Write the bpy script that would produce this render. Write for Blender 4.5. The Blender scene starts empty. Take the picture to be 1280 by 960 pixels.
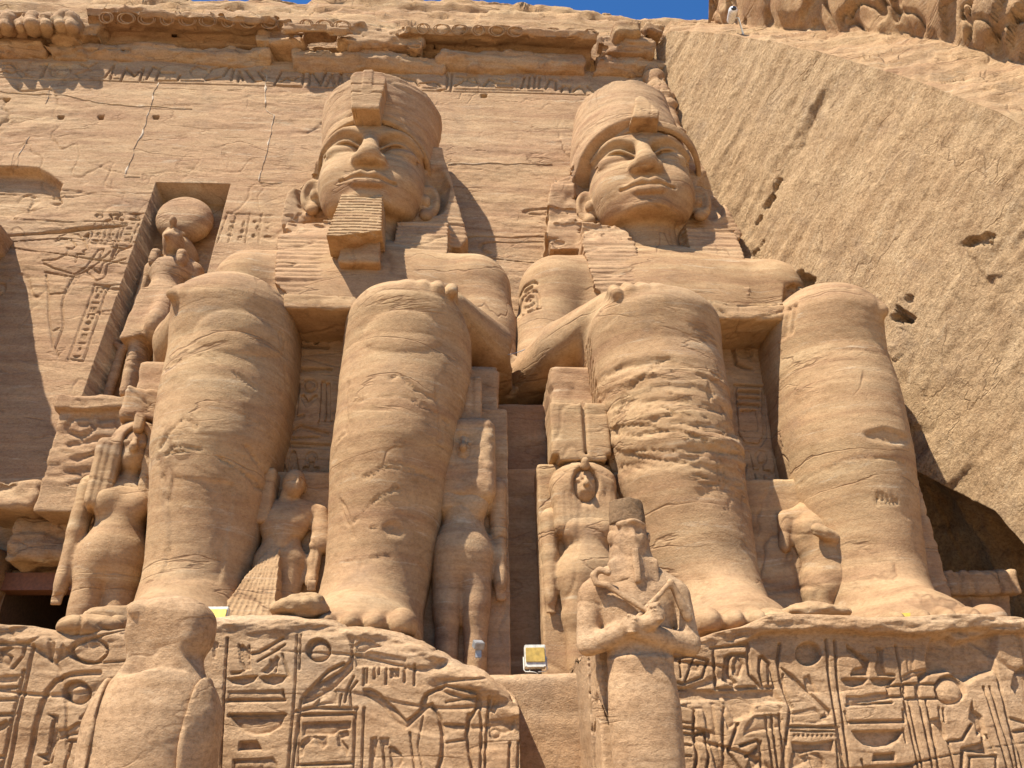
import bpy, math
import numpy as np

C = bpy.context.scene.collection
rad = math.radians

# ------------------------------------------------------------------ camera
F = 964.0; EYE = 1.6
def _basis(th, ps, ro):
    c, s = math.cos, math.sin
    f = np.array([s(ps)*c(th), c(ps)*c(th), s(th)]); r = np.array([c(ps), -s(ps), 0.0]); u = np.cross(r, f)
    return r*c(ro)+u*s(ro), -r*s(ro)+u*c(ro), f
RR, UU, FF = _basis(rad(27.13), rad(3.47), rad(-1.07))
from mathutils import Matrix
cam_d = bpy.data.cameras.new('camera'); cam = bpy.data.objects.new('camera', cam_d); C.objects.link(cam)
cam_d.sensor_width = 36.0; cam_d.lens = 36.0*F/1280.0; cam_d.clip_start = 0.1; cam_d.clip_end = 2000
cam.matrix_world = Matrix(((RR[0], UU[0], -FF[0], 0), (RR[1], UU[1], -FF[1], 0), (RR[2], UU[2], -FF[2], EYE), (0, 0, 0, 1)))
sc = bpy.context.scene; sc.camera = cam

# ------------------------------------------------------------------ light
SUN_AZ, SUN_EL = 50.0, 57.0        # degrees to the left of straight behind the viewer, height
a, e = rad(SUN_AZ), rad(SUN_EL)
S = np.array([-math.sin(a)*math.cos(e), -math.cos(a)*math.cos(e), math.sin(e)])   # towards the sun
W = bpy.data.worlds.new('World'); sc.world = W; W.use_nodes = True
nt = W.node_tree; nt.nodes.clear()
sky = nt.nodes.new('ShaderNodeTexSky'); sky.sky_type = 'NISHITA'; sky.sun_disc = False
sky.sun_elevation = e; sky.sun_rotation = math.atan2(S[0], S[1]); sky.altitude = 200; sky.air_density = 1.0; sky.dust_density = 0.0; sky.ozone_density = 6.0
bg = nt.nodes.new('ShaderNodeBackground'); bg.inputs['Strength'].default_value = 0.085
wo = nt.nodes.new('ShaderNodeOutputWorld')
tint = nt.nodes.new('ShaderNodeMix'); tint.data_type = 'RGBA'; tint.blend_type = 'MULTIPLY'; tint.inputs[0].default_value = 1.0; tint.inputs[7].default_value = (.46, .86, 1.15, 1)   # a very clear, dry desert sky
nt.links.new(sky.outputs[0], tint.inputs[6]); nt.links.new(tint.outputs[2], bg.inputs['Color']); nt.links.new(bg.outputs[0], wo.inputs['Surface'])
sl = bpy.data.lights.new('sun', 'SUN'); sl.energy = 4.95; sl.angle = rad(0.53); sl.color = (1.0, 0.95, 0.87)
so = bpy.data.objects.new('sun', sl); C.objects.link(so)
from mathutils import Vector
so.rotation_euler = Vector((-S[0], -S[1], -S[2])).to_track_quat('-Z', 'Y').to_euler()
vs = sc.view_settings; vs.view_transform = 'Standard'; vs.look = 'None'; vs.gamma = 1.0; vs.exposure = 1.0; vs.use_curve_mapping = False
sc.cycles.max_bounces = 7; sc.cycles.diffuse_bounces = 6

# ------------------------------------------------------------------ rays of the survey: pixel of the 1280 x 960 photo -> world
def ray(px, py):
    return FF + RR*(px-640.0)/F - UU*(py-480.0)/F
def at(px, py, Y):                      # on the vertical plane y = Y
    r = ray(px, py); t = Y/r[1]
    return np.array([r[0]*t, Y, EYE+r[2]*t])
def FY(z): return 24.5+0.12*(z-23.0)    # the battered facade
def onfac(px, py, off=0.0):             # (u, z) on the facade plane
    r = ray(px, py); t = (24.5+off+0.12*(EYE-23.0))/(r[1]-0.12*r[2])
    return (r[0]*t, EYE+r[2]*t)

# ------------------------------------------------------------------ noise
_rng = np.random.RandomState(7)
_T = _rng.rand(32, 32, 32).astype(np.float32)
def vnoise(P):
    P = np.asarray(P, dtype=np.float32)
    i = np.floor(P).astype(np.int32); f = P-i; f = f*f*(3-2*f); i &= 31; j = (i+1) & 31
    x0, y0, z0 = i[:, 0], i[:, 1], i[:, 2]; x1, y1, z1 = j[:, 0], j[:, 1], j[:, 2]
    fx, fy, fz = f[:, 0], f[:, 1], f[:, 2]
    a = _T[x0, y0, z0]*(1-fx)+_T[x1, y0, z0]*fx; b = _T[x0, y1, z0]*(1-fx)+_T[x1, y1, z0]*fx
    c = _T[x0, y0, z1]*(1-fx)+_T[x1, y0, z1]*fx; d = _T[x0, y1, z1]*(1-fx)+_T[x1, y1, z1]*fx
    return (a*(1-fy)+b*fy)*(1-fz)+(c*(1-fy)+d*fy)*fz
def fbm(P, s=(1, 1, 1), o=4, seed=0.0):
    P = np.asarray(P, dtype=np.float32)*np.array(s, dtype=np.float32)+seed*7.31
    r = np.zeros(len(P), np.float32); a = .5; t = 0
    for _ in range(o):
        r += a*vnoise(P); t += a; P = P*2.03+11.7; a *= .5
    return r/t-.5
def sstep(a, b, x):
    t = np.clip((x-a)/(b-a), 0, 1); return t*t*(3-2*t)

def weather(P, big=.06, strata=.025, crack=.04, flake=0.0, fine=.008, seed=0.0):
    """how far weathering moves the stone out along its normal"""
    d = big*fbm(P, (.45, .45, .6), 4, seed)*2
    w = fbm(P, (.25, .25, .25), 2, seed+3)
    Q = P.copy(); Q[:, 2] += w*1.2+.12*P[:, 0]*0.3
    st = fbm(Q, (.22, .22, 3.2), 3, seed+1)
    d += strata*2*st
    if crack:
        c = np.abs(fbm(Q, (.16, .16, 1.1), 3, seed+5)); m = sstep(.42, .6, vnoise(P*.23+seed))
        d -= crack*(1-sstep(0, .018, c))*m
        c2 = np.abs(fbm(P, (.5, .5, .35), 3, seed+9)); m2 = sstep(.5, .68, vnoise(P*.3+seed+4))
        d -= crack*.8*(1-sstep(0, .014, c2))*m2
    if flake:
        k = fbm(Q, (.55, .55, 2.6), 3, seed+2)*5
        d += flake*(np.floor(k)+sstep(.78, 1, k-np.floor(k)))*.5
    if fine: d += fine*2*fbm(P, (3.5, 3.5, 6), 3, seed+4)
    return d

# ------------------------------------------------------------------ meshes and things
def mesh(name, V, Fc, mat, parent=None, smooth=True, base=None, mats=None):
    V = np.asarray(V, dtype=np.float64)
    if parent is not None: V = V-np.array(parent.get('_w', (0, 0, 0)))
    elif base is not None: V = V-np.array(base)
    me = bpy.data.meshes.new(name)
    if isinstance(Fc, np.ndarray):
        n = Fc.shape[1]
        me.vertices.add(len(V)); me.vertices.foreach_set('co', V.astype(np.float32).ravel())
        me.loops.add(Fc.size); me.loops.foreach_set('vertex_index', Fc.astype(np.int32).ravel())
        me.polygons.add(len(Fc)); me.polygons.foreach_set('loop_start', np.arange(0, Fc.size, n, dtype=np.int32))
        try: me.polygons.foreach_set('loop_total', np.full(len(Fc), n, dtype=np.int32))
        except Exception: pass
        me.update(calc_edges=True)
    else:
        me.from_pydata(V.tolist(), [], Fc); me.update()
    if smooth: me.polygons.foreach_set('use_smooth', np.ones(len(me.polygons), dtype=bool))
    me.materials.append(mat)
    o = bpy.data.objects.new(name, me); C.objects.link(o)
    if parent is not None: o.parent = parent
    elif base is not None: o.location = base
    return o
def tag(o, label=None, cat=None, group=None, kind=None):
    if label: o['label'] = label
    if cat: o['category'] = cat
    if group: o['group'] = group
    if kind: o['kind'] = kind
    return o
def thing(name, label, cat, loc, group=None):
    o = bpy.data.objects.new(name, None); C.objects.link(o); o.location = loc; o['_w'] = tuple(float(v) for v in loc)
    o.empty_display_size = .3
    return tag(o, label, cat, group)
def done(o):
    if '_w' in o: del o['_w']

def surface_nets(V, lo, h):
    ins = V < 0; nx, ny, nz = V.shape
    c8 = [(i, j, k) for i in (0, 1) for j in (0, 1) for k in (0, 1)]
    cnt = np.zeros((nx-1, ny-1, nz-1), np.int8)
    for i, j, k in c8: cnt += ins[i:nx-1+i, j:ny-1+j, k:nz-1+k]
    I, J, K = np.nonzero((cnt > 0) & (cnt < 8)); n = len(I)
    idx = np.full((nx-1, ny-1, nz-1), -1, np.int32); idx[I, J, K] = np.arange(n)
    val = np.stack([V[I+i, J+j, K+k] for i, j, k in c8], 1); cc = np.array(c8, float)
    ps = np.zeros((n, 3)); ct = np.zeros(n)
    for p in range(8):
        for q in range(p+1, 8):
            if abs(cc[p]-cc[q]).sum() != 1: continue
            a, b = val[:, p], val[:, q]; m = (a < 0) != (b < 0)
            t = np.where(m, a/np.where(m, a-b, 1), 0)
            ps += np.where(m[:, None], cc[p]+t[:, None]*(cc[q]-cc[p]), 0); ct += m
    P = (np.stack([I, J, K], 1)+ps/ct[:, None])*h+np.array(lo)
    Q = []
    for ax in range(3):
        s0 = [slice(1, -1)]*3; s0[ax] = slice(0, -1); s1 = [slice(1, -1)]*3; s1[ax] = slice(1, None)
        A, B = ins[tuple(s0)], ins[tuple(s1)]
        for sgn in (0, 1):
            m = (A & ~B) if sgn == 0 else (~A & B)
            g = np.array(np.nonzero(m))
            for d in range(3):
                if d != ax: g[d] += 1
            u, v = (ax+1) % 3, (ax+2) % 3
            def cell(du, dv):
                x = g.copy(); x[u] += du; x[v] += dv; return idx[x[0], x[1], x[2]]
            q = [cell(-1, -1), cell(0, -1), cell(0, 0), cell(-1, 0)]
            if sgn: q = q[::-1]
            Q.append(np.stack(q, 1))
    return P, np.concatenate(Q)
def sdf(f, lo, hi, h, B=4):
    lo = np.array(lo, float); hi = np.array(hi, float)
    nb = np.ceil((hi-lo)/(h*B)).astype(int)
    g = np.stack(np.meshgrid(*[np.arange(n) for n in nb], indexing='ij'), -1).reshape(-1, 3)
    d = np.concatenate([f(lo+(c+.5)*B*h) for c in np.array_split(g, max(1, len(g)//200000))]).reshape(nb)
    V = np.full(nb*B+1, 9, np.float32)
    V[:-1, :-1, :-1] = np.repeat(np.repeat(np.repeat(d, B, 0), B, 1), B, 2)
    m = np.zeros(nb*B+1, bool); r = np.repeat(np.repeat(np.repeat(np.abs(d) < B*h*1.15, B, 0), B, 1), B, 2)
    for i in (0, 1):
        for j in (0, 1):
            for k in (0, 1): m[i:m.shape[0]-1+i, j:m.shape[1]-1+j, k:m.shape[2]-1+k] |= r
    I = np.nonzero(m)
    for s in range(0, len(I[0]), 400000):
        k = np.stack([q[s:s+400000] for q in I], 1)
        V[k[:, 0], k[:, 1], k[:, 2]] = f(lo+k*h)
    V[0] = 9; V[:, 0] = 9; V[:, :, 0] = 9; V[-1] = 9; V[:, -1] = 9; V[:, :, -1] = 9
    return surface_nets(V, lo, h)
def normals(V, Q):
    n = np.cross(V[Q[:, 2]]-V[Q[:, 0]], V[Q[:, 3]]-V[Q[:, 1]])
    N = np.zeros_like(V)
    for c in range(Q.shape[1]):
        for a in range(3): N[:, a] += np.bincount(Q[:, c], n[:, a], len(V))
    return N/np.maximum(np.linalg.norm(N, axis=1), 1e-9)[:, None]
def carve(name, f, lo, hi, h, mat, parent=None, wkw=None, extra=None, base=None, add=None):
    V, Q = sdf(f, lo, hi, h)
    if wkw is not None or extra is not None:
        N = normals(V, Q); d = 0
        if wkw is not None: d = d+weather(V, **wkw)
        if extra is not None: d = d+extra(V, N)
        V = V+N*np.asarray(d)[:, None]
    if add is not None: Q = np.concatenate([Q, np.array(add[1])+len(V)]); V = np.concatenate([V, np.array(add[0])])
    return mesh(name, V, Q, mat, parent, True, base)

# signed distances
def ell(P, c, r):
    q = (P-np.array(c)); r = np.array(r, float)
    k0 = np.linalg.norm(q/r, axis=1); k1 = np.linalg.norm(q/r**2, axis=1)
    return np.where(k1 < 1e-6, -r.min(), k0*(k0-1)/np.maximum(k1, 1e-6))
def cap(P, a, b, ra, rb=None):
    a = np.array(a, float); b = np.array(b, float); rb = ra if rb is None else rb
    ab = b-a; t = np.clip((P-a)@ab/(ab@ab), 0, 1)
    return np.linalg.norm(P-a-t[:, None]*ab, axis=1)-(ra+(rb-ra)*t)
def chain(P, pts, rs, k=0):
    d = None
    for i in range(len(pts)-1):
        e = cap(P, pts[i], pts[i+1], rs[i], rs[i+1]); d = e if d is None else (np.minimum(d, e) if not k else smin(d, e, k))
    return d
def bx(P, c, hf, r=0.0, rz=0.0, rx=0.0):
    q = P-np.array(c)
    if rz:
        c_, s_ = math.cos(rz), math.sin(rz); q = np.stack([q[:, 0]*c_+q[:, 1]*s_, -q[:, 0]*s_+q[:, 1]*c_, q[:, 2]], 1)
    if rx:
        c_, s_ = math.cos(rx), math.sin(rx); q = np.stack([q[:, 0], q[:, 1]*c_+q[:, 2]*s_, -q[:, 1]*s_+q[:, 2]*c_], 1)
    q = np.abs(q)-(np.array(hf, float)-r)
    return np.linalg.norm(np.maximum(q, 0), axis=1)+np.minimum(q.max(1), 0)-r
def smin(a, b, k):
    h = np.maximum(k-np.abs(a-b), 0)/k; return np.minimum(a, b)-h*h*k*.25
def smax(a, b, k): return -smin(-a, -b, k)
def poly2(x, y, pts):
    """signed distance to a polygon (negative inside)"""
    pts = np.array(pts, float); n = len(pts); d = np.full(x.shape, 1e9); w = np.zeros(x.shape, bool)
    for i in range(n):
        a, b = pts[i], pts[(i+1) % n]; ex, ey = b-a; wx, wy = x-a[0], y-a[1]
        t = np.clip((wx*ex+wy*ey)/max(ex*ex+ey*ey, 1e-12), 0, 1)
        d = np.minimum(d, (wx-ex*t)**2+(wy-ey*t)**2)
        c = ((a[1] <= y) & (b[1] > y)) | ((b[1] <= y) & (a[1] > y))
        if abs(ey) > 1e-12: w ^= c & (x < a[0]+(y-a[1])*ex/ey)
    d = np.sqrt(d); return np.where(w, -d, d)
def ext(d2, q, lo, hi):
    """extrude a plane distance along a coordinate q"""
    e = np.abs(q-(lo+hi)/2)-(hi-lo)/2
    return np.minimum(np.maximum(d2, e), 0)+np.hypot(np.maximum(d2, 0), np.maximum(e, 0))
def lathe(P, c, zs, rs):
    r = np.hypot(P[:, 0]-c[0], P[:, 1]-c[1])
    pts = [(0, zs[0])]+list(zip(rs, zs))+[(0, zs[-1])]
    return poly2(r, P[:, 2], pts)

# ------------------------------------------------------------------ stone
def stone(name, cols, band=1.0, bump=.5, grain=.35, bscale=1.0, pale=0.25, rot=(0, 0, 0), patches=0.3, rough=.95, pit=0.0, stretch=2.6, lay=.55, along=False, mid=.9, crack=.5, stain=.40):
    m = bpy.data.materials.new(name); m.use_nodes = True; t = m.node_tree; N = t.nodes; L = t.links
    b = N['Principled BSDF']; b.inputs['Roughness'].default_value = rough; b.inputs['Specular IOR Level'].default_value = .12
    g = N.new('ShaderNodeNewGeometry')
    def mp(scale, r=(0, 0, 0)):
        if along and r is rot and scale[0] != scale[2]: scale = (scale[2]*.7, scale[2]*.7, scale[0]*1.2)
        k = N.new('ShaderNodeMapping'); k.inputs['Scale'].default_value = scale; src = g.outputs['Position']
        if any(r):
            k0 = N.new('ShaderNodeMapping'); k0.inputs['Rotation'].default_value = r; L.new(src, k0.inputs['Vector']); src = k0.outputs[0]
        L.new(src, k.inputs['Vector']); return k
    def noise(mpn, sc_, det, ro=.6, dist=0.0):
        n = N.new('ShaderNodeTexNoise'); n.inputs['Scale'].default_value = sc_; n.inputs['Detail'].default_value = det
        n.inputs['Roughness'].default_value = ro; n.inputs['Distortion'].default_value = dist
        L.new(mpn.outputs[0], n.inputs['Vector']); return n
    def ramp(src, stops):
        r = N.new('ShaderNodeValToRGB'); el = r.color_ramp.elements
        while len(el) < len(stops): el.new(.5)
        for q, (p, c) in zip(el, stops): q.position = p; q.color = (*c, 1) if len(c) == 3 else c
        L.new(src, r.inputs['Fac']); return r
    def mix(f, c1, c2, mode='MIX'):
        x = N.new('ShaderNodeMix'); x.data_type = 'RGBA'; x.blend_type = mode
        if isinstance(f, float): x.inputs[0].default_value = f
        else: L.new(f, x.inputs[0])
        for s, v in ((6, c1), (7, c2)):
            if isinstance(v, tuple): x.inputs[s].default_value = (*v, 1)
            else: L.new(v, x.inputs[s])
        return x.outputs[2]
    strat = noise(mp((.16, .16, 1.5*band), rot), 1.6, 9, .62, .5)
    col = ramp(strat.outputs['Fac'], [(.30, cols[0]), (.47, cols[1]), (.62, cols[2]), (.78, cols[3])]).outputs['Color']
    big = noise(mp((1, 1, 1.4)), .33, 5, .55, .3)
    pr = ramp(big.outputs['Fac'], [(.38, (0, 0, 0)), (.66, (1, 1, 1))])
    x = N.new('ShaderNodeMath'); x.operation = 'MULTIPLY'; L.new(pr.outputs['Color'], x.inputs[0]); x.inputs[1].default_value = patches
    col = mix(x.outputs[0], col, cols[4])
    # pale mineral bloom along some layers
    pl = noise(mp((.5, .5, 4.0*band), rot), 1.0, 8, .7, 1.0)
    pp = ramp(pl.outputs['Fac'], [(.58, (0, 0, 0)), (.72, (1, 1, 1))])
    y = N.new('ShaderNodeMath'); y.operation = 'MULTIPLY'; L.new(pp.outputs['Color'], y.inputs[0]); y.inputs[1].default_value = pale
    col = mix(y.outputs[0], col, cols[5])
    # grain
    gr = noise(mp((1, 1, 1.6), rot), 11.0, 8, .78)
    gk = ramp(gr.outputs['Fac'], [(.33, (1-grain, 1-grain*1.05, 1-grain*1.1)), (.55, (1, 1, 1)), (.74, (1.10, 1.09, 1.08))])
    col = mix(1.0, col, gk.outputs['Color'], 'MULTIPLY')
    sn = noise(mp((1, 1, .8)), .55, 9, .68, .6)
    sr = ramp(sn.outputs['Fac'], [(.54, (0, 0, 0)), (.70, (1, 1, 1))])
    sm = N.new('ShaderNodeMath'); sm.operation = 'MULTIPLY'; L.new(sr.outputs['Color'], sm.inputs[0]); sm.inputs[1].default_value = stain
    col = mix(sm.outputs[0], col, (.20, .135, .085))
    mt = noise(mp((1, 1, 2.2), rot), 1.7, 7, .68, .5)
    mk = ramp(mt.outputs['Fac'], [(.30, (.80, .77, .73)), (.48, (1, 1, 1)), (.70, (1.10, 1.10, 1.09))])
    col = mix(1.0, col, mk.outputs['Color'], 'MULTIPLY')
    ly = noise(mp((.10, .10, 7.0*band), rot), 1.0, 6, .75, .4)
    lk = ramp(ly.outputs['Fac'], [(.30, (.84, .82, .80)), (.46, (1, 1, 1)), (.72, (1.09, 1.09, 1.08))])
    col = mix(.8, col, lk.outputs['Color'], 'MULTIPLY')
    L.new(col, b.inputs['Base Color'])
    # relief: layers, coarse lumps, grain
    h1 = noise(mp((.35, .35, stretch*band), rot), 3.2*bscale, 10, .70, .3)
    h2 = noise(mp((1, 1, 1.4), rot), 5.0*bscale, 10, .74)
    h3 = noise(mp((1, 1, 1)), 26.0*bscale, 5, .7)
    s0 = N.new('ShaderNodeMath'); s0.operation = 'MULTIPLY'; L.new(h3.outputs['Fac'], s0.inputs[0]); s0.inputs[1].default_value = .40
    s2 = N.new('ShaderNodeMath'); s2.operation = 'MULTIPLY_ADD'; L.new(h2.outputs['Fac'], s2.inputs[0]); s2.inputs[1].default_value = mid
    L.new(s0.outputs[0], s2.inputs[2])
    s1 = N.new('ShaderNodeMath'); s1.operation = 'MULTIPLY_ADD'; L.new(h1.outputs['Fac'], s1.inputs[0]); s1.inputs[1].default_value = lay
    L.new(s2.outputs[0], s1.inputs[2]); hh = s1.outputs[0]
    if pit:
        v = noise(mp((1, 1, 1)), 2.6*bscale, 6, .75, .4)
        vr = ramp(v.outputs['Fac'], [(.28, (0, 0, 0)), (.40, (1, 1, 1))])
        ad = N.new('ShaderNodeMath'); ad.operation = 'MULTIPLY_ADD'; L.new(vr.outputs['Color'], ad.inputs[0]); ad.inputs[1].default_value = pit
        L.new(hh, ad.inputs[2]); hh = ad.outputs[0]
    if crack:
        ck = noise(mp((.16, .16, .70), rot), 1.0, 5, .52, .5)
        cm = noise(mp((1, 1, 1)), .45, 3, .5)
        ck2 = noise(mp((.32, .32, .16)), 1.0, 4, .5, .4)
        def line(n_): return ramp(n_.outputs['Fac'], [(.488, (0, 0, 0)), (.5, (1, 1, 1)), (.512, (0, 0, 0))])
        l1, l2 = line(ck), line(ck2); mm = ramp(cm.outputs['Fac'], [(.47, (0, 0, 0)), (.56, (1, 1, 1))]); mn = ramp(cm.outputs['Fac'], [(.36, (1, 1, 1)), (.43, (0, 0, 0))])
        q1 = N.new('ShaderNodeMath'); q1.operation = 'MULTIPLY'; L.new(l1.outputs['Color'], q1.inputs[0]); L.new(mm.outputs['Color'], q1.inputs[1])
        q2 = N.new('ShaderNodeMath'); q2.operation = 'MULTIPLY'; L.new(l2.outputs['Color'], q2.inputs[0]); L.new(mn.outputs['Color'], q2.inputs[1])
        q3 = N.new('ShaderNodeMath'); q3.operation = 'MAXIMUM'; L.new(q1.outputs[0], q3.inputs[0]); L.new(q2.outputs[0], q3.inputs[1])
        # layered plates: one side of each crack stands a little higher
        pl1 = ramp(ck.outputs['Fac'], [(.495, (0, 0, 0)), (.505, (1, 1, 1))])
        e1 = N.new('ShaderNodeMath'); e1.operation = 'MULTIPLY_ADD'; L.new(pl1.outputs['Color'], e1.inputs[0]); e1.inputs[1].default_value = .25*crack; L.new(hh, e1.inputs[2])
        e2 = N.new('ShaderNodeMath'); e2.operation = 'MULTIPLY_ADD'; L.new(q3.outputs[0], e2.inputs[0]); e2.inputs[1].default_value = -crack; L.new(e1.outputs[0], e2.inputs[2]); hh = e2.outputs[0]
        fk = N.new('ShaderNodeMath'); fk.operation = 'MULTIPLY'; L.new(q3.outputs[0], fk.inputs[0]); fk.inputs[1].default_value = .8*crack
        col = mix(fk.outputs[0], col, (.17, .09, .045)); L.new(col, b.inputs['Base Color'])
    bp = N.new('ShaderNodeBump'); bp.inputs['Strength'].default_value = bump; bp.inputs['Distance'].default_value = .12
    L.new(hh, bp.inputs['Height']); L.new(bp.outputs[0], b.inputs['Normal'])
    return m
#            deep               mid                light              pale               patch             bloom
PAL_ST = [(.315, .172, .090), (.405, .242, .124), (.455, .288, .152), (.50, .345, .198), (.43, .236, .128), (.58, .45, .31)]
PAL_FA = [(.285, .160, .088), (.370, .222, .120), (.420, .264, .144), (.47, .32, .19), (.39, .208, .116), (.56, .44, .30)]
PAL_RO = [(.25, .160, .080), (.335, .222, .112), (.380, .262, .142), (.42, .30, .17), (.36, .235, .11), (.46, .36, .22)]
PAL_PE = [(.29, .165, .085), (.385, .235, .128), (.43, .275, .158), (.48, .32, .20), (.39, .215, .110), (.52, .38, .25)]
PAL_OS = [(.32, .185, .105), (.42, .255, .150), (.46, .29, .18), (.50, .34, .22), (.42, .22, .115), (.55, .43, .31)]
def bright(p, k): return [(c[0]*k, c[1]*k*1.04, c[2]*k*1.02) for c in p]
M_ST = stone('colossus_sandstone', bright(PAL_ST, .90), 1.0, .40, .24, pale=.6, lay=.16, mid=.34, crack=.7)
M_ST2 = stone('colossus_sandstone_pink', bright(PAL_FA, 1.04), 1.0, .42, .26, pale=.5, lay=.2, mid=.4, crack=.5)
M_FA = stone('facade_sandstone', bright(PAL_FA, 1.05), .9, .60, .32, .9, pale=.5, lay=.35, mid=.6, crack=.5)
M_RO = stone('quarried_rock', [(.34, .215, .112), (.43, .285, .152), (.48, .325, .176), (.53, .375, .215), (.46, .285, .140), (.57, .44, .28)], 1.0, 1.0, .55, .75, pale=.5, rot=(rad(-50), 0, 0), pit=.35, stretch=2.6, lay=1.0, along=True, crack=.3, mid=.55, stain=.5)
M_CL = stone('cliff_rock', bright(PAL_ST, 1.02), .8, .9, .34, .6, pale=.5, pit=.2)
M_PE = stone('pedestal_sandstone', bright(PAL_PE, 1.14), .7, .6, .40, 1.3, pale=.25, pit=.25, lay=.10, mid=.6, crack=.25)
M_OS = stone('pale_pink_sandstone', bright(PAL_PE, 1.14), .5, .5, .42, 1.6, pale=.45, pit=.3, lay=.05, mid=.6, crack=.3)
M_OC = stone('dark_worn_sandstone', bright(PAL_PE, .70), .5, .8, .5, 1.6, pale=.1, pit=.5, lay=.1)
PAL_GR = [(.36, .25, .14), (.41, .29, .17), (.45, .32, .19), (.48, .36, .22), (.40, .28, .16), (.48, .38, .25)]
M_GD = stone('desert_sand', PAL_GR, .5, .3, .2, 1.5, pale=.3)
def flat(name, col, rough=.6, metal=0.0):
    m = bpy.data.materials.new(name); m.use_nodes = True; t = m.node_tree; b = t.nodes['Principled BSDF']
    n = t.nodes.new('ShaderNodeTexNoise'); n.inputs['Scale'].default_value = 14; n.inputs['Detail'].default_value = 5
    g = t.nodes.new('ShaderNodeNewGeometry'); t.links.new(g.outputs['Position'], n.inputs['Vector'])
    r = t.nodes.new('ShaderNodeValToRGB'); r.color_ramp.elements[0].color = (*[c*.7 for c in col], 1); r.color_ramp.elements[1].color = (*[min(1, c*1.15) for c in col], 1)
    r.color_ramp.elements[0].position = .3; r.color_ramp.elements[1].position = .7
    t.links.new(n.outputs['Fac'], r.inputs['Fac']); t.links.new(r.outputs['Color'], b.inputs['Base Color'])
    b.inputs['Roughness'].default_value = rough; b.inputs['Metallic'].default_value = metal
    return m

def blocky(P, s, o=3, seed=0.0, n=6):
    """noise in flat facets with sharp risers, for broken stone"""
    k = fbm(P, s, o, seed)*n; f = np.floor(k); return (f+sstep(.88, 1, k-f))/n
def part_of(P, m, fn, far=3.0):
    """evaluate a distance only where it matters"""
    d = np.full(len(P), far)
    if m.any(): d[m] = fn(P[m])
    return d
# ------------------------------------------------------------------ carving in a face
class Relief:
    """depth D (into the stone, metres) over a grid u x z of a face"""
    def __init__(s, us, zs): s.u = np.array(us); s.z = np.array(zs); s.D = np.zeros((len(zs), len(us)))
    def win(s, pts, m):
        p = np.array(pts); a, b = p.min(0)-m, p.max(0)+m
        i0, i1 = np.searchsorted(s.u, [a[0], b[0]]); k0, k1 = np.searchsorted(s.z, [a[1], b[1]])
        if i1 <= i0 or k1 <= k0: return None
        X, Z = np.meshgrid(s.u[i0:i1], s.z[k0:k1]); return (slice(k0, k1), slice(i0, i1)), X, Z
    def line(s, pts, w, d, closed=False):
        """a groove of half-width w"""
        if closed: pts = list(pts)+[pts[0]]
        r = s.win(pts, w*2.5)
        if r is None: return
        sl, X, Z = r; dd = np.full(X.shape, 1e9)
        for a, b in zip(pts[:-1], pts[1:]):
            ex, ey = b[0]-a[0], b[1]-a[1]; t = np.clip(((X-a[0])*ex+(Z-a[1])*ey)/max(ex*ex+ey*ey, 1e-9), 0, 1)
            dd = np.minimum(dd, np.hypot(X-a[0]-t*ex, Z-a[1]-t*ey))
        v = d*(1-sstep(w*.45, w*1.5, dd))
        s.D[sl] = np.where(d > 0, np.maximum(s.D[sl], v), np.minimum(s.D[sl], v))
    def sink(s, pts, d, flatness=.3, edge=.12, soft=.02):
        """sunk relief: deepest along the cut contour, the body swelling back towards the surface"""
        r = s.win(pts, .06)
        if r is None: return
        sl, X, Z = r; q = -poly2(X, Z, pts)
        v = d*sstep(-soft, soft, q)*(flatness+(1-flatness)*np.exp(-np.maximum(q, 0)/edge))
        s.D[sl] = np.maximum(s.D[sl], v)
    def floor(s, pts, d, soft=.03):
        r = s.win(pts, .1)
        if r is None: return
        sl, X, Z = r; q = -poly2(X, Z, pts); v = d*sstep(-soft, soft, q)
        s.D[sl] = np.where(q > -soft, np.maximum(s.D[sl], v), s.D[sl])
    def swell(s, c, rx, rz, d):
        r = s.win([(c[0]-rx, c[1]-rz), (c[0]+rx, c[1]+rz)], 0)
        if r is None: return
        sl, X, Z = r; q = ((X-c[0])/rx)**2+((Z-c[1])/rz)**2
        s.D[sl] -= d*np.sqrt(np.clip(1-q, 0, 1))
def circ(c, r, n=28, k=1.0, a0=0, a1=360):
    return [(c[0]+r*math.cos(rad(a0+(a1-a0)*i/(n-1))), c[1]+r*k*math.sin(rad(a0+(a1-a0)*i/(n-1)))) for i in range(n)]

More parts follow.
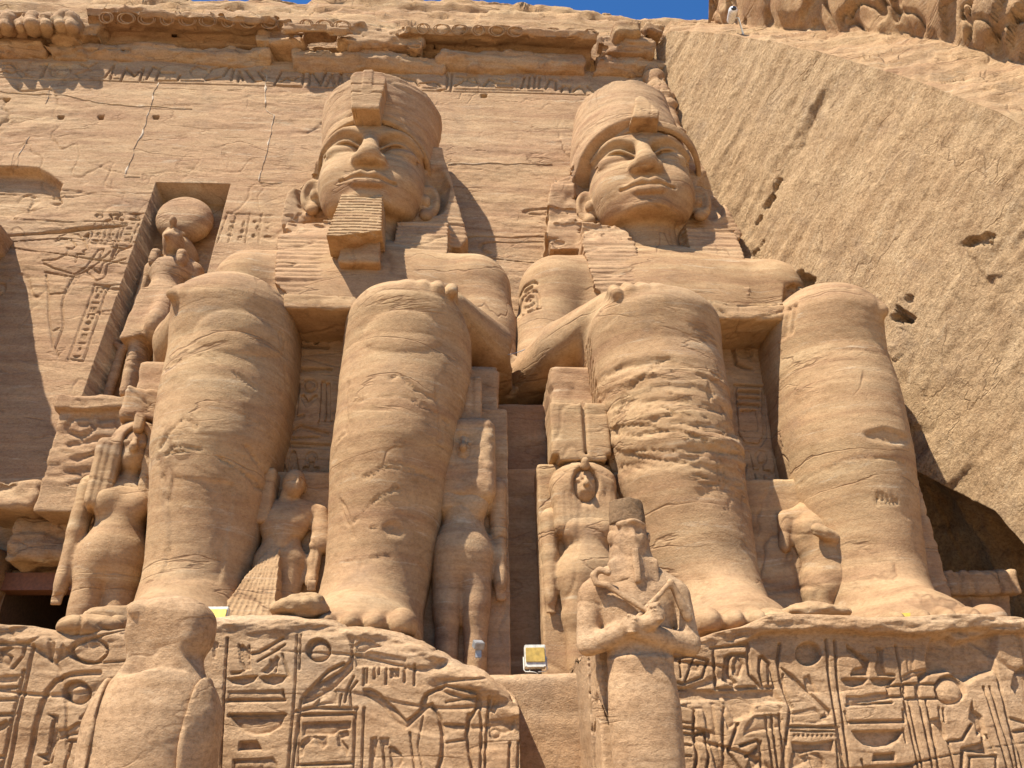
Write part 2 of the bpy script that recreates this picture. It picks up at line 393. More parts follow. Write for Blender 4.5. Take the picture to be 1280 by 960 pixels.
# small hieroglyphs in a unit square (x right, y up); each entry: list of strokes, 'o' closed sunk shape or 'l' line
GL = dict(
 sun=[('o', circ((.5, .5), .38)), ('l', circ((.5, .5), .1, 10))],
 water=[('l', [(0, .4), (.12, .6), (.25, .4), (.37, .6), (.5, .4), (.62, .6), (.75, .4), (.87, .6), (1, .4)])],
 reed=[('o', [(.45, 0), (.55, 0), (.55, .35), (.75, .6), (.62, 1), (.42, .75), (.45, .35)])],
 bird=[('o', [(.0, .55), (.2, .72), (.2, .92), (.36, 1), (.48, .9), (.5, .7), (.75, .5), (1, .12), (.8, .2), (.62, .28), (.6, .0), (.4, .0), (.5, .08), (.45, .3), (.25, .4)])],
 ankh=[('l', circ((.5, .76), .2, 16, 1.15)), ('l', [(.5, .53), (.5, 0)]), ('l', [(.22, .48), (.78, .48)])],
 eye=[('o', [(0, .5), (.25, .7), (.6, .7), (1, .5), (.6, .32), (.25, .32)]), ('l', circ((.5, .5), .12, 10))],
 basin=[('o', [(0, .65)]+[(.5+.5*math.cos(rad(180+k*15)), .65+.45*math.sin(rad(180+k*15))) for k in range(13)])],
 loaf=[('o', [(.1, .2)]+[(.5+.4*math.cos(rad(180-k*15)), .2+.45*math.sin(rad(180-k*15))) for k in range(13)])],
 mouth=[('o', [(0, .5), (.3, .68), (.7, .68), (1, .5), (.7, .34), (.3, .34)])],
 bar=[('o', [(0, .38), (1, .38), (1, .62), (0, .62)])],
 stool=[('o', [(.15, .15), (.85, .15), (.85, .85), (.15, .85)])],
 snake=[('l', [(0, .3), (.2, .5), (.4, .3), (.6, .5), (.8, .3), (.92, .75), (1, .7)])],
 flag=[('l', [(.3, 0), (.3, 1), (.8, .85), (.3, .7)])],
 man=[('o', [(.2, 0), (.85, 0), (.8, .25), (.5, .4), (.62, .62), (.55, .68), (.6, .9), (.45, 1), (.32, .9), (.36, .68), (.2, .5)])],
 leg=[('o', [(.3, 1), (.55, 1), (.55, .2), (.9, .12), (.9, 0), (.3, 0)])],
 arm=[('o', [(0, .45), (.1, .62), (.7, .6), (.8, .72), (1, .55), (.8, .42)])],
 scarab=[('o', circ((.5, .45), .3, 20, 1.2)), ('l', [(.2, .7), (.0, .95)]), ('l', [(.8, .7), (1, .95)]), ('l', [(.2, .3), (0, .05)]), ('l', [(.8, .3), (1, .05)])],
 house=[('l', [(.1, .1), (.1, .9), (.9, .9), (.9, .1), (.65, .1)])],
 djed=[('o', [(.35, 0), (.65, 0), (.58, .6), (.42, .6)]), ('l', [(.2, .68), (.8, .68)]), ('l', [(.2, .82), (.8, .82)]), ('l', [(.25, .96), (.75, .96)])],
 strokes=[('l', [(.2, .1), (.2, .9)]), ('l', [(.5, .1), (.5, .9)]), ('l', [(.8, .1), (.8, .9)])],
)
def glyph(R, name, x, z, w, h, d, lw=None):
    lw = lw or max(.018, .055*min(w, h))
    for k, pts in GL[name]:
        q = [(x+p[0]*w, z+p[1]*h) for p in pts]
        if k == 'o': R.sink(q, d, .35, max(.03, .12*min(w, h)), .018)
        else: R.line(q, lw, d*.9)
def glyph_col(R, x, z0, z1, w, names, d):
    """a column of signs written downwards"""
    h = (z1-z0)/len(names)
    for i, n in enumerate(names):
        zz = z1-(i+1)*h
        for j, g in enumerate(n.split('+')):
            k = len(n.split('+')); glyph(R, g, x+j*w/k+.06*w, zz+.10*h, w/k*.84, h*.8, d)
def cartouche(R, x, z0, z1, w, names, d):
    r = w/2; o = circ((x+r, z1-r), r, 13, 1, 180, 0)+[(x+w, z0+r)]+circ((x+r, z0+r), r, 13, 1, 0, -180)
    R.line(o, .03, d, True); R.line([(x-.02, z0-.03), (x+w+.02, z0-.03)], .03, d)
    glyph_col(R, x+.12*w, z0+.3*r, z1-.35*r, w*.76, names, d*.9)

# ================================================================== GROUND
def grid_faces(nz, nu, flip=False):
    i = np.arange(nz*nu).reshape(nz, nu)
    q = np.stack([i[:-1, :-1], i[:-1, 1:], i[1:, 1:], i[1:, :-1]], -1).reshape(-1, 4)
    return q[:, ::-1].copy() if flip else q
def ground():
    xs = np.concatenate([np.linspace(-400, -40, 10), np.linspace(-35, 35, 71), np.linspace(40, 400, 10)])
    ys = np.concatenate([np.linspace(-400, -40, 10), np.linspace(-35, 35, 71), np.linspace(40, 400, 10)])
    X, Y = np.meshgrid(xs, ys); P = np.stack([X.ravel(), Y.ravel(), 0*X.ravel()], 1)
    near = np.exp(-(P[:, 0]**2+P[:, 1]**2)/60**2)
    P[:, 2] = fbm(P, (.3, .3, 1), 4)*.1*near-.08
    tag(mesh('ground', P, grid_faces(len(ys), len(xs)), M_GD), kind='structure')
ground()

# ================================================================== FACADE
def lin(a, b, st): return np.linspace(a, b, int(round((b-a)/st))+1)
NX0, NX1, NZ0, NZ1 = -12.66, -9.72, 12.7, 23.12             # the niche
us = np.concatenate([lin(-23, -17.8, .06), lin(-17.77, NX0-.003, .032), lin(NX0+.003, NX1-.003, .05), lin(NX1+.003, -8.2, .032), lin(-8.15, 12.5, .055)])
zs = np.concatenate([lin(2.2, 12, .075), lin(12.05, NZ0-.003, .05), lin(NZ0+.003, 20.9, .034), lin(20.95, NZ1-.003, .05), lin(NZ1+.003, 28.2, .055), lin(28.24, 30.2, .036), lin(30.25, 31.4, .055)])
FR = Relief(us, zs)
def zf(ox, oy, s, off=0.0): return lambda x, y: onfac(ox+x/s, oy+y/s, off)
# --- frieze line and its inscription
g0 = zf(0, 0, 1)
FR.line([g0(-20, 96), g0(330, 108), g0(480, 112), g0(740, 119), g0(830, 122)], .035, .06)
FR.line([g0(-20, 92), g0(330, 104), g0(480, 108), g0(740, 115), g0(830, 118)], .03, -.05)
z1 = zf(0, 0, 2.977)
def L(R, zz, pts, w=.042, d=.14, closed=False): R.line([zz(*p) for p in pts], w, d, closed)
def K(R, zz, pts, d=.10, flatness=.3, edge=.12, soft=.02): R.sink([zz(*p) for p in pts], d, flatness, edge, soft)
def ring(c, rx, ry, n=26): return [(c[0]+rx*math.cos(2*math.pi*i/n), c[1]+ry*math.sin(2*math.pi*i/n)) for i in range(n)]
K(FR, z1, ring((222, 260), 42, 26), .14); L(FR, z1, ring((222, 260), 22, 13), .04, .1)
L(FR, z1, [(150, 240), (175, 235), (150, 285)]); K(FR, z1, [(60, 235), (90, 270), (120, 285), (80, 285), (55, 260)])
L(FR, z1, [(0, 268), (20, 262), (40, 270), (60, 264)]); L(FR, z1, [(10, 240), (40, 235), (55, 250), (20, 250)])
K(FR, z1, [(275, 275), (330, 255), (345, 265), (300, 290)]); L(FR, z1, [(300, 240), (330, 250), (360, 235)])
L(FR, z1, [(390, 290), (425, 240), (410, 295)]); L(FR, z1, [(450, 300), (470, 255), (500, 285), (535, 255), (520, 300)])
L(FR, z1, [(545, 295), (570, 250), (595, 260), (580, 300), (660, 300), (670, 280)]); L(FR, z1, [(600, 270), (650, 272)])
K(FR, z1, ring((740, 268), 34, 20), .1); L(FR, z1, [(760, 290), (790, 255), (830, 245)]); L(FR, z1, [(770, 300), (830, 285), (850, 250)])
L(FR, z1, [(860, 300), (870, 255)]); L(FR, z1, [(885, 305), (890, 262), (905, 300)]); L(FR, z1, [(915, 260), (950, 305), (985, 300), (960, 265)])
K(FR, z1, ring((990, 262), 18, 12)); L(FR, z1, [(1050, 262), (1130, 266), (1125, 322), (1020, 318), (1050, 262)]); L(FR, z1, [(1045, 305), (1070, 290), (1090, 300), (1110, 285)])
L(FR, z1, [(1155, 262), (1150, 320)]); L(FR, z1, [(1165, 270), (1195, 315)]); L(FR, z1, [(1215, 320), (1235, 275), (1255, 330)]); L(FR, z1, [(1270, 260), (1275, 320)])
z8 = zf(400, 0, 2.783)
for p in ([(0, 300), (20, 250)], [(20, 300), (40, 260), (50, 300)], [(75, 245), (60, 300)], [(95, 260), (130, 275), (100, 295)], [(275, 270), (330, 280), (345, 300)],
          [(350, 290), (400, 285), (420, 300)], [(410, 315), (440, 310), (445, 270), (440, 255)], [(460, 255), (455, 315)], [(475, 265), (520, 270), (470, 300)],
          [(500, 275), (550, 290), (540, 265), (515, 262)], [(570, 300), (590, 275), (605, 285)], [(610, 290), (660, 292)], [(615, 305), (670, 306)], [(620, 275), (640, 280)],
          [(700, 308), (712, 270)], [(725, 308), (730, 268)], [(745, 308), (748, 265)], [(762, 308), (765, 270)], [(785, 310), (800, 275), (822, 285), (820, 315)],
          [(840, 320), (845, 300), (870, 300), (870, 322)], [(880, 320), (905, 300), (925, 325)], [(930, 300), (950, 320)]):
    L(FR, z8, p)
for p in ring((535, 268), 16, 10), ring((680, 285), 14, 12), ring((850, 275), 15, 11): K(FR, z8, p)
for x in range(0, 36): L(FR, z8, [(690+x*9, 250+((x*7) % 5)*2), (692+x*9, 240)], .03, .04)
# --- panels beside the niche: columns, cartouches
z5 = zf(0, 250, 3.556)
for x0, x1_ in ((405, 392), (440, 430), (462, 450), (490, 470), (525, 505), (540, 520), (600, 575)):
    L(FR, z5, [(x0+18, 105), (x1_, 195)], .025, .06)
L(FR, z5, [(400, 50), (640, 60)], .025, .06); L(FR, z5, [(395, 190), (575, 205)], .025, .05)
K(FR, z5, ring((440, 72), 18, 12), .1); L(FR, z5, [(470, 95), (500, 85), (490, 65)]); L(FR, z5, [(505, 65), (540, 65), (515, 82), (545, 90)]); L(FR, z5, [(575, 60), (620, 62)]); L(FR, z5, [(580, 85), (620, 88), (600, 70)])
for x, sg in ((408, 'stool reed basin'), (472, 'sun bar man'), (548, 'arm water mouth')):
    for i, n in enumerate(sg.split()):
        a_ = z5(x+8-i*5, 118+i*24+22); b_ = z5(x+44-i*5, 118+i*24); glyph(FR, n, a_[0], a_[1], b_[0]-a_[0], b_[1]-a_[1], .09)
for p in ([(375, 160), (390, 150), (385, 170)], [(500, 210), (545, 215), (520, 240)], [(520, 200), (500, 255)], [(540, 225), (580, 205)]): L(FR, z5, p)
# the king in relief, arms raised, and the column of signs in front of him
for p in ([(245, 182), (262, 160), (295, 145), (345, 150), (375, 185), (392, 222)], [(246, 184), (275, 172), (315, 178), (340, 205)], [(392, 222), (372, 232), (378, 245), (345, 243), (338, 280)],
          [(300, 215), (322, 222), (340, 205)], [(192, 272), (250, 268), (300, 242), (306, 220)], [(196, 285), (240, 305), (330, 330), (385, 300), (440, 225), (462, 222), (440, 270), (470, 255), (492, 232)],
          [(200, 322), (320, 342), (395, 310), (440, 280)], [(385, 318), (430, 362), (462, 345), (480, 290), (520, 275), (560, 262)], [(410, 305), (440, 325), (460, 285), (515, 258), (520, 205)],
          [(205, 335), (215, 420), (215, 520), (235, 655)], [(325, 345), (290, 410), (275, 470), (280, 560), (245, 655)], [(215, 420), (285, 415)], [(240, 655), (262, 700)], [(240, 580), (260, 570)]):
    L(FR, z5, p, .028, .075)
K(FR, z5, [(330, 340), (292, 412), (300, 418), (370, 330), (440, 362), (400, 330)], .05)
L(FR, z5, [(420, 382), (302, 705)], .028, .07); L(FR, z5, [(478, 385), (370, 715)], .028, .07); L(FR, z5, [(420, 378), (482, 382)], .028, .07); L(FR, z5, [(300, 706), (368, 716)], .028, .07)
for i, n in enumerate(['house', 'man', 'bar', 'strokes', 'house', 'sun', 'mouth', 'strokes', 'bar', 'reed', 'basin']):
    t0 = (i+.12)/11; t1 = (i+.88)/11
    cx = 449+(336-449)*(t0+t1)/2; yb = 383+(710-383)*t1; yt = 383+(710-383)*t0
    a_ = z5(cx-20, yb); b_ = z5(cx+20, yt); glyph(FR, n, a_[0], a_[1], b_[0]-a_[0], b_[1]-a_[1], .1)
# right of the niche
for x0, x1_ in ((1010, 965), (1050, 1015), (1110, 1090), (1165, 1150)): L(FR, z5, [(x0, 60), (x1_, 190)], .025, .06)
L(FR, z5, [(1010, 58), (1209, 70)], .025, .06)
for k, (x, y, n) in enumerate([(1020, 95, 'bar'), (1012, 125, 'strokes'), (1008, 155, 'bar'), (1068, 105, 'man'), (1060, 140, 'sun'), (1050, 170, 'stool'), (1120, 95, 'eye'), (1130, 125, 'bird'), (1112, 160, 'sun'), (1170, 100, 'bar'), (1165, 130, 'strokes'), (1175, 160, 'water')]):
    a_ = z5(x, y+14); b_ = z5(x+30, y-12); glyph(FR, n, a_[0], a_[1], b_[0]-a_[0], b_[1]-a_[1], .09)
# square sockets
for x, y in ((8, 125), (76, 147), (126, 147), (195, 147), (605, 120)):
    FR.floor([g0(x-4, y-2), g0(x+4, y-2), g0(x+3, y+2), g0(x-3, y+2)], .35, .02)
# fallen slabs: two breaks on the left, the lower wall standing further back than the upper
FR.floor([z1(*p) for p in [(-90, 620), (60, 622), (140, 628), (180, 650), (225, 685), (212, 720), (225, 755), (150, 770), (110, 785), (40, 792), (-90, 795)]], .55, .10)
FR.floor([z1(*p) for p in [(-90, 880), (0, 870), (130, 858), (300, 852), (390, 845), (300, 840), (180, 862), (160, 800), (100, 800), (-90, 815)]], -.45, .14)
FR.floor([z5(*p) for p in [(-90, 168), (130, 150), (330, 125), (470, 118), (560, 112), (400, 128), (250, 142)]], .25, .10)
# the niche
k0, k1 = np.searchsorted(zs, [NZ0, NZ1]); i0, i1 = np.searchsorted(us, [NX0, NX1])
FR.D[k0:k1, i0:i1] = 1.25
for pts in ([(-11.95, 18.2), (-12.1, 16.9), (-12.05, 16.2)], [(-12.2, 16.2), (-12.0, 15.2)],):
    FR.line(pts, .14, .7)
U, Z = np.meshgrid(us, zs); Pf = np.stack([U.ravel(), FY(Z).ravel(), Z.ravel()], 1)
rough = weather(Pf, .07, .028, .08, .022, .016, 2.0).reshape(U.shape)
rough *= .45+.9*sstep(.35, .65, vnoise(Pf*.21+3)).reshape(U.shape)
lowz = 1-sstep(8, 14, Z)
Pf[:, 1] += (FR.D-rough*(1+.8*lowz)).ravel()
# doorway: a hole to the left of the seated king's pedestal
D0, D1, DZ = -12.95, -9.6, 7.05
keep = ~((U > D0) & (U < D1) & (Z < DZ))
fq = grid_faces(len(zs), len(us)); fq = fq[keep.ravel()[fq].all(1)]
fac = thing('temple_facade', 'rock-cut sandstone temple front with carved frieze and niche behind the seated kings', 'temple', (0, 24, 4))
mesh('wall', Pf, fq, M_FA, fac)

# cornice, broken into pieces: section in (distance in front of the wall, height)
def moulding(name, x0, x1, sect, seed, h=.09, end=.8, amp=.10, mat=M_FA, px=True, bite=0.0, add=None):
    za = 30.0
    lo = (x0-1, 20.5, min(p[1] for p in sect)-.6); hi = (x1+1, 27.5, max(p[1] for p in sect)+.6)
    def f(P):
        w = FY(P[:, 2])-P[:, 1]
        w = w+blocky(P, (.30, .30, .9), 4, seed+5, 7)*.75+fbm(P, (1.5, 1.5, 2), 3, seed)*.12; d = poly2(w, P[:, 2]+blocky(P, (.35, .35, .35), 3, seed+7, 6)*.75, sect)
        n = fbm(P, (.5, .7, .9), 3, seed)
        e = ext(d, P[:, 0]+n*end*2+P[:, 2]*0.15, x0+za*.15, x1+za*.15)
        if bite: e = np.maximum(e, P[:, 2]-(max(p[1] for p in sect)-.0+bite*(2*fbm(P, (.22, .01, .01), 3, seed+9)-.1)))
        return e
    return carve(name, f, lo, hi, h, mat, fac, dict(big=amp, strata=.05, crack=.10, flake=.05, seed=seed), add=add)
def X1(px, py, off): return onfac(px, py, off)
def zz(px, py, off): return onfac(px, py, off)[1]
ta, tb = zz(200, 66, -.5), zz(200, 50, -.5)
TOR = lambda dz=0: [(-.6, ta-.25+dz), (.05, ta-.15+dz), (.30, ta+.08+dz), (.45, ta+.3+dz), (.40, tb-.2+dz), (.15, tb+dz), (-.6, tb+.1+dz)]
for i, (a_, b_, dz) in enumerate([(-60, 44, 0), (54, 336, 0), (372, 552, -.15), (556, 742, .05), (748, 838, .0)]):
    moulding('torus_moulding', X1(a_, 62, -.8)[0], X1(b_, 62, -.8)[0], TOR(dz), 20+i, bite=.8)
ca, cb = zz(230, 55, -.2), zz(230, 19, -1.4)
CAV = lambda dz=0: [(-1.2, ca-.1), (.1, ca), (.3, ca+.5), (.75, ca+.5*(cb-ca)), (1.25, cb-.35+dz), (1.5, cb+dz), (.6, cb+.35+dz), (-1.2, cb+.5+dz)]
def rings(a_, b_, n):
    """the ring signs of the cavetto, as thin raised rims"""
    V = []; Fq = []
    for i in range(n):
        px = a_+(b_-a_)*(i+.5)/n
        for (f_, r_) in ((.74, .26), (.34, .24)):
            zc = ca+.3+(cb-ca-.6)*f_; xx = X1(px, 35, -.9)[0]+(.1 if f_ < .5 else 0)
            w = np.interp(zc, [ca, ca+.5, ca+.5*(cb-ca), cb-.35], [.1, .3, .75, 1.25]); A = []
            for k in range(18):
                t = 2*math.pi*k/18; dz = r_*.9*math.sin(t)
                A.append((xx+r_*math.cos(t)*(1.35 if i % 3 else 1.0), FY(zc)-(w+dz*.52)-.05, zc+dz*.85))
            A = np.array(A); m = len(A); nn = len(V)
            T_ = np.roll(A, -1, 0)-np.roll(A, 1, 0); T_ /= np.linalg.norm(T_, axis=1)[:, None]
            nv = np.array([0, -.80, -.6]); B_ = np.cross(T_, nv)
            for k in range(6):
                th = 2*math.pi*k/6; V.extend(A+.03*(math.cos(th)*B_+math.sin(th)*nv))
            for k in range(6):
                for j in range(m): Fq.append((nn+k*m+j, nn+k*m+(j+1) % m, nn+((k+1) % 6)*m+(j+1) % m, nn+((k+1) % 6)*m+j))
    return V, Fq
for i, (a_, b_, dz, n) in enumerate([(116, 360, .0, 9), (368, 448, -.7, 3), (512, 752, -.15, 10)]):
    moulding('cavetto_cornice', X1(a_, 35, -.9)[0], X1(b_, 35, -.9)[0], CAV(dz), 40+i, add=rings(a_+6, b_-8, n))
# row of squatting baboons, worn to lumps, at the far left of the frieze top
for i in range(7):
    px = -6+i*16.5; p = X1(px, 32, -1.0); y0 = FY(p[1])-1.0
    f = lambda P: smin(smin(ell(P, (p[0], y0, p[1]-.1), (.45, .5, .42)), ell(P, (p[0]+.1*(i % 3), y0-.15, p[1]+.32), (.3, .35, .3)), .25), ell(P, (p[0]+.2, y0-.3, p[1]-.45), (.3, .35, .25)), .2)
    carve('baboon', f, (p[0]-1, y0-1.2, p[1]-1), (p[0]+1, y0+1.2, p[1]+1.2), .09, M_FA, fac, dict(big=.30, strata=.08, crack=.08, flake=.06, seed=60+i))
# broken course under the frieze
for i, (a_, b_) in enumerate([(-30, 120), (332, 372), (438, 520), (440, 470), (752, 800)]):
    p0, p1 = X1(a_, 48, -.4), X1(b_, 48, -.4)
    f = lambda P: bx(P, ((p0[0]+p1[0])/2, FY(ca)-.1, ca+.15), ((p1[0]-p0[0])/2+.3, .75, .55), .05)+blocky(P, (.8, .8, 1.2), 3, 80+i, 6)*.9
    carve('broken_course', f, (p0[0]-1, FY(ca)-2, ca-1), (p1[0]+1, FY(ca)+1.5, ca+1.5), .09, M_FA, fac, dict(big=.12, strata=.08, crack=.1, flake=.06, seed=80+i))
# torus along the sloping right corner
def edge(z): return 9.28-.09*(z-25.7)
def f(P):
    return cap(P, (edge(4)-.35, FY(4)-.15, 4), (edge(31.2)-.35, FY(31.2)-.15, 31.2), .5)
carve('corner_moulding', f, (7.5, 21, 12), (11.5, 26.5, 31.7), .08, M_FA, fac, dict(big=.12, strata=.10, crack=.12, flake=.12, seed=5))
# repaired joints: pale mortar standing just proud of the face
M_MO = flat('pale_mortar', (.52, .40, .27), .95)
def joint(pts, w, seed):
    P0 = [onfac(*p) for p in pts]; V = []
    for a_, b_ in zip(P0[:-1], P0[1:]):
        n = max(2, int(math.hypot(b_[0]-a_[0], b_[1]-a_[1])/.12))
        V += [(a_[0]+(b_[0]-a_[0])*i/n, a_[1]+(b_[1]-a_[1])*i/n) for i in range(n)]
    A = np.array(V+[P0[-1]]); T_ = np.gradient(A, axis=0); T_ /= np.maximum(np.linalg.norm(T_, axis=1), 1e-6)[:, None]
    nrm = np.stack([-T_[:, 1], T_[:, 0]], 1); q = np.stack([A[:, 0], A[:, 1], A[:, 1]*0], 1)
    A = A+nrm*(fbm(q, (1.5, 1.5, 1), 3, seed)*.25)[:, None]
    ww = w*np.clip(fbm(q, (2.2, 2.2, 1), 4, seed+2)*4.5+.25, .02, 1.5)
    iz = np.clip(np.searchsorted(zs, A[:, 1]), 0, len(zs)-1); ix = np.clip(np.searchsorted(us, A[:, 0]), 0, len(us)-1)
    yy = Pf[:, 1].reshape(U.shape)[iz, ix]
    rows = [(A-nrm*ww[:, None], .0), (A-nrm*ww[:, None]*.4, .035), (A+nrm*ww[:, None]*.4, .035), (A+nrm*ww[:, None], .0)]
    Vv = np.concatenate([np.stack([r[:, 0], yy-o_, r[:, 1]], 1) for r, o_ in rows]); n = len(A)
    mesh('mortar_joint', Vv, grid_faces(4, n), M_MO, fac)
for i, (p, w) in enumerate([([(199, 102), (186, 142), (172, 178), (155, 220)], .07), ([(333, 92), (333, 138), (343, 144), (334, 190), (324, 226)], .06), ([(324, 227), (352, 228)], .04),
                            ([(-10, 114), (60, 117), (140, 130), (240, 137)], .03), ([(66, 105), (55, 130)], .05), ([(36, 170), (24, 192)], .04), ([(560, 206), (690, 205)], .03), ([(155, 221), (175, 221)], .03)]):
    joint(p, w, i*3.1)

# doorway with its dark passage, wooden lintel and worn jambs
M_WD = flat('old_wood', (.20, .075, .03), .7)
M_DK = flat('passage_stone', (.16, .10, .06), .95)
def boxV(x0, x1, y0, y1, z0, z1):
    return [(x, y, z) for x in (x0, x1) for y in (y0, y1) for z in (z0, z1)], [(0, 1, 3, 2), (4, 6, 7, 5), (0, 4, 5, 1), (2, 3, 7, 6), (0, 2, 6, 4), (1, 5, 7, 3)]
yd = FY(6)
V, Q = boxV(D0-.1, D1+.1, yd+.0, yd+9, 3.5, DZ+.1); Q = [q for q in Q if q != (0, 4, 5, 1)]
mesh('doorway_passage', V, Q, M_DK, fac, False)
la, lb = at(25, 738, yd-.1), at(110, 716, yd-.1)
V, Q = boxV(la[0]-1.2, lb[0]+.6, yd-.15, yd+.55, la[2], lb[2]); mesh('door_lintel', V, Q, M_WD, fac, False)
def f(P): return bx(P, (-13.6, yd-.35, 5.7), (.62, .6, 1.9), .15)
carve('door_jamb', f, (-15, yd-1.5, 3.4), (-12.4, yd+1, 8.2), .07, M_FA, fac, dict(big=.2, strata=.06, crack=.12, seed=12))
# ================================================================== ROCK AT THE RIGHT: the quarried side of the recess
fl = rad(30)
def wallpt(s, z): return np.array([edge(z)+s*math.sin(fl), FY(z)-s*math.cos(fl), z])
def onwall(px, py):
    """(s, z) where a survey ray meets the quarried face"""
    r = ray(px, py); z = 12.0; s_ = 0
    # the face is a ruled plane: solve by iteration
    A = np.array([[math.sin(fl), -.09, -r[0]], [-math.cos(fl), .12, -r[1]], [0, 1, -r[2]]])
    b = np.array([-(9.28+.09*25.7), -(24.5-.12*23), EYE])
    q = np.linalg.solve(A, b); return q[0], q[1]
topl = [onwall(*p) for p in [(838, 38), (900, 42), (985, 56), (1060, 72), (1115, 88), (1140, 98), (1200, 122), (1245, 138), (1280, 158), (1380, 210)]]
botl = [onwall(*p) for p in [(1110, 560), (1145, 588), (1200, 620), (1230, 634), (1245, 640), (1280, 682), (1330, 720)]]
ts, tz = np.array([p[0] for p in topl]), np.array([p[1] for p in topl]); bs, bz = np.array([p[0] for p in botl]), np.array([p[1] for p in botl])
print('rock top', np.round(topl, 1).tolist(), 'bot', np.round(botl, 1).tolist())
def quarry():
    S_ = np.linspace(-.2, max(ts.max(), 12), 300); n1, n2, n3 = 330, 60, 90
    rows = []
    wj = fbm(np.stack([S_, S_*0, S_*0], 1), (1.2, 1, 1), 4, 3)
    zt = np.interp(S_, ts, tz)+fbm(np.stack([S_, S_*0, S_*0], 1), (.7, 1, 1), 4, 8)*.8
    zb = np.interp(S_, bs, bz)+wj*.5
    n = np.array([-math.cos(fl), -math.sin(fl), 0])
    nout = np.array([math.cos(fl), math.sin(fl), 0])
    for i in range(n1+1):                                   # the tooled face
        t = i/n1; z = zb+(zt-zb)*t
        rows.append(np.stack([edge(z)+S_*math.sin(fl), FY(z)-S_*math.cos(fl), z], 1))
    face = np.concatenate(rows)
    d = .12*fbm(face, (.25, .25, .25), 3, 31)*2
    # slanting tool marks: noise stretched along a direction leaning towards the viewer
    sl = face[:, 2]*math.cos(rad(50))-face[:, 1]*math.sin(rad(50)); ac = face[:, 2]*math.sin(rad(50))+face[:, 1]*math.cos(rad(50))
    Q = np.stack([sl*.28, ac*2.4, face[:, 0]*.5], 1)
    d += .24*fbm(Q, (1, 1, 1), 5, 32)+.30*fbm(np.stack([sl*.10, ac*.8, face[:, 0]*.3], 1), (1, 1, 1), 4, 36)+.09*fbm(face, (2.6, 2.6, 2.6), 4, 33)+.03*fbm(face, (6, 6, 6), 2, 34)
    p = fbm(np.stack([sl*.3, ac*1.3, face[:, 0]*.4], 1), (1, 1, 1), 3, 35)
    d -= .10*sstep(.13, .2, p)*sstep(.5, .7, vnoise(face*.35+9))
    for (a_, b_), w, dp in [(((974, 224), (946, 278)), .08, .22), (((1228, 305), (1245, 335)), .30, -.10), (((1215, 302), (1232, 298)), .16, .30),
                            (((1128, 396), (1140, 399)), .17, .34), (((1128, 402), (1126, 412)), .10, .34), (((1122, 436), (1135, 425)), .22, -.08), (((1138, 374), (1142, 388)), .05, .15),
                            (((1000, 345), (1012, 352)), .24, .6), (((955, 300), (940, 320)), .06, .15)]:
        pa, pb = wallpt(*onwall(*a_)), wallpt(*onwall(*b_))
        wob = fbm(face, (2.5, 2.5, 2.5), 4, 40)*.7
        d -= dp*(1-sstep(w*.5, w*1.3, cap(face, pa, pb, 0)+wob))
    face = face+n*d[:, None]
    grid = [face]
    # the broken lip rolls back under into the hollow at the foot
    f0 = face[:len(S_)]
    hol = []
    for i in range(1, n3+1):
        t = i/n3; a_ = t*math.pi*.5
        inn = 3.2*math.sin(a_)**.7+.2*t; z = f0[:, 2]-(f0[:, 2]-2.2)*(1-math.cos(a_))*1.0+0.25*math.sin(t*math.pi)
        q = f0.copy(); q[:, 2] = z; q = q+nout*inn
        q[:, 1] += 0
        q = q+n*(fbm(q, (.5, .5, .9), 4, 51)*.9*min(1, t*6)+fbm(q, (1.6, 1.6, 2.5), 3, 52)*.3*min(1, t*6))[:, None]
        hol.append(q)
    # the top: a sunlit sloping shelf behind the edge, then the natural cliff rising out of sight
    f1 = face[-len(S_):]; shelf = []
    epx = np.interp(S_, ts, [838, 900, 985, 1060, 1115, 1140, 1200, 1245, 1280, 1380])
    bpy_ = np.interp(epx, [838, 880, 915, 985, 1060, 1110, 1175, 1230, 1280, 1380], [28, 30, 30, 37, 40, 42, 52, 68, 82, 110])
    te = np.array([np.linalg.norm(p-np.array([0, 0, EYE])) for p in f1])
    B = []; T3 = []
    for j in range(len(S_)):
        r = ray(epx[j]+4, bpy_[j]); r = r/np.linalg.norm(r); B.append(np.array([0, 0, EYE])+r*te[j]*(1.10+.05*sstep(900, 1150, epx[j])))
        T3.append(B[-1]+np.array([2.2, 3.2, 11.0*sstep(846, 925, epx[j])+.3]))
    B, T3 = np.array(B), np.array(T3)
    for i in range(1, 31):
        t = i/30; q = f1+(B-f1)*t; m = min(1, t*6)*min(1, (1-t)*5+.3)
        k = fbm(q, (.30, .30, 1.0), 4, 61)*6; st = (np.floor(k)+sstep(.92, 1, k-np.floor(k)))/6
        q = q+np.array([-.5, -.5, .7])*(st*.9+fbm(q, (1.1, 1.1, 1.6), 3, 62)*.35)[:, None]*m
        shelf.append(q)
    n4 = 110
    for i in range(1, n4+1):
        t = i/n4; q = B+(T3-B)*t; bul = math.sin(min(1, t*3)*math.pi*.5)
        q = q+np.array([-1.0, -1.0, 0])*(bul*1.3*np.clip(sstep(870, 960, epx), 0, 1))[:, None]
        Q = q.copy(); w = fbm(q, (.2, .2, .2), 3, 63)
        Q[:, 2] += .8*q[:, 0]*.5+w*3
        Q2 = np.stack([q[:, 0]*.5+q[:, 1]*.5+q[:, 2]*.55, q[:, 0]*.3-q[:, 1]*.3, q[:, 2]*.25], 1)
        k = fbm(Q2, (.5, .5, .5), 4, 64)*8; st = (np.floor(k)+sstep(.92, 1, k-np.floor(k)))/8
        cr = np.abs(fbm(Q, (.35, .35, .30), 3, 65)); cr2 = np.abs(fbm(q, (.5, .5, .12), 3, 66))
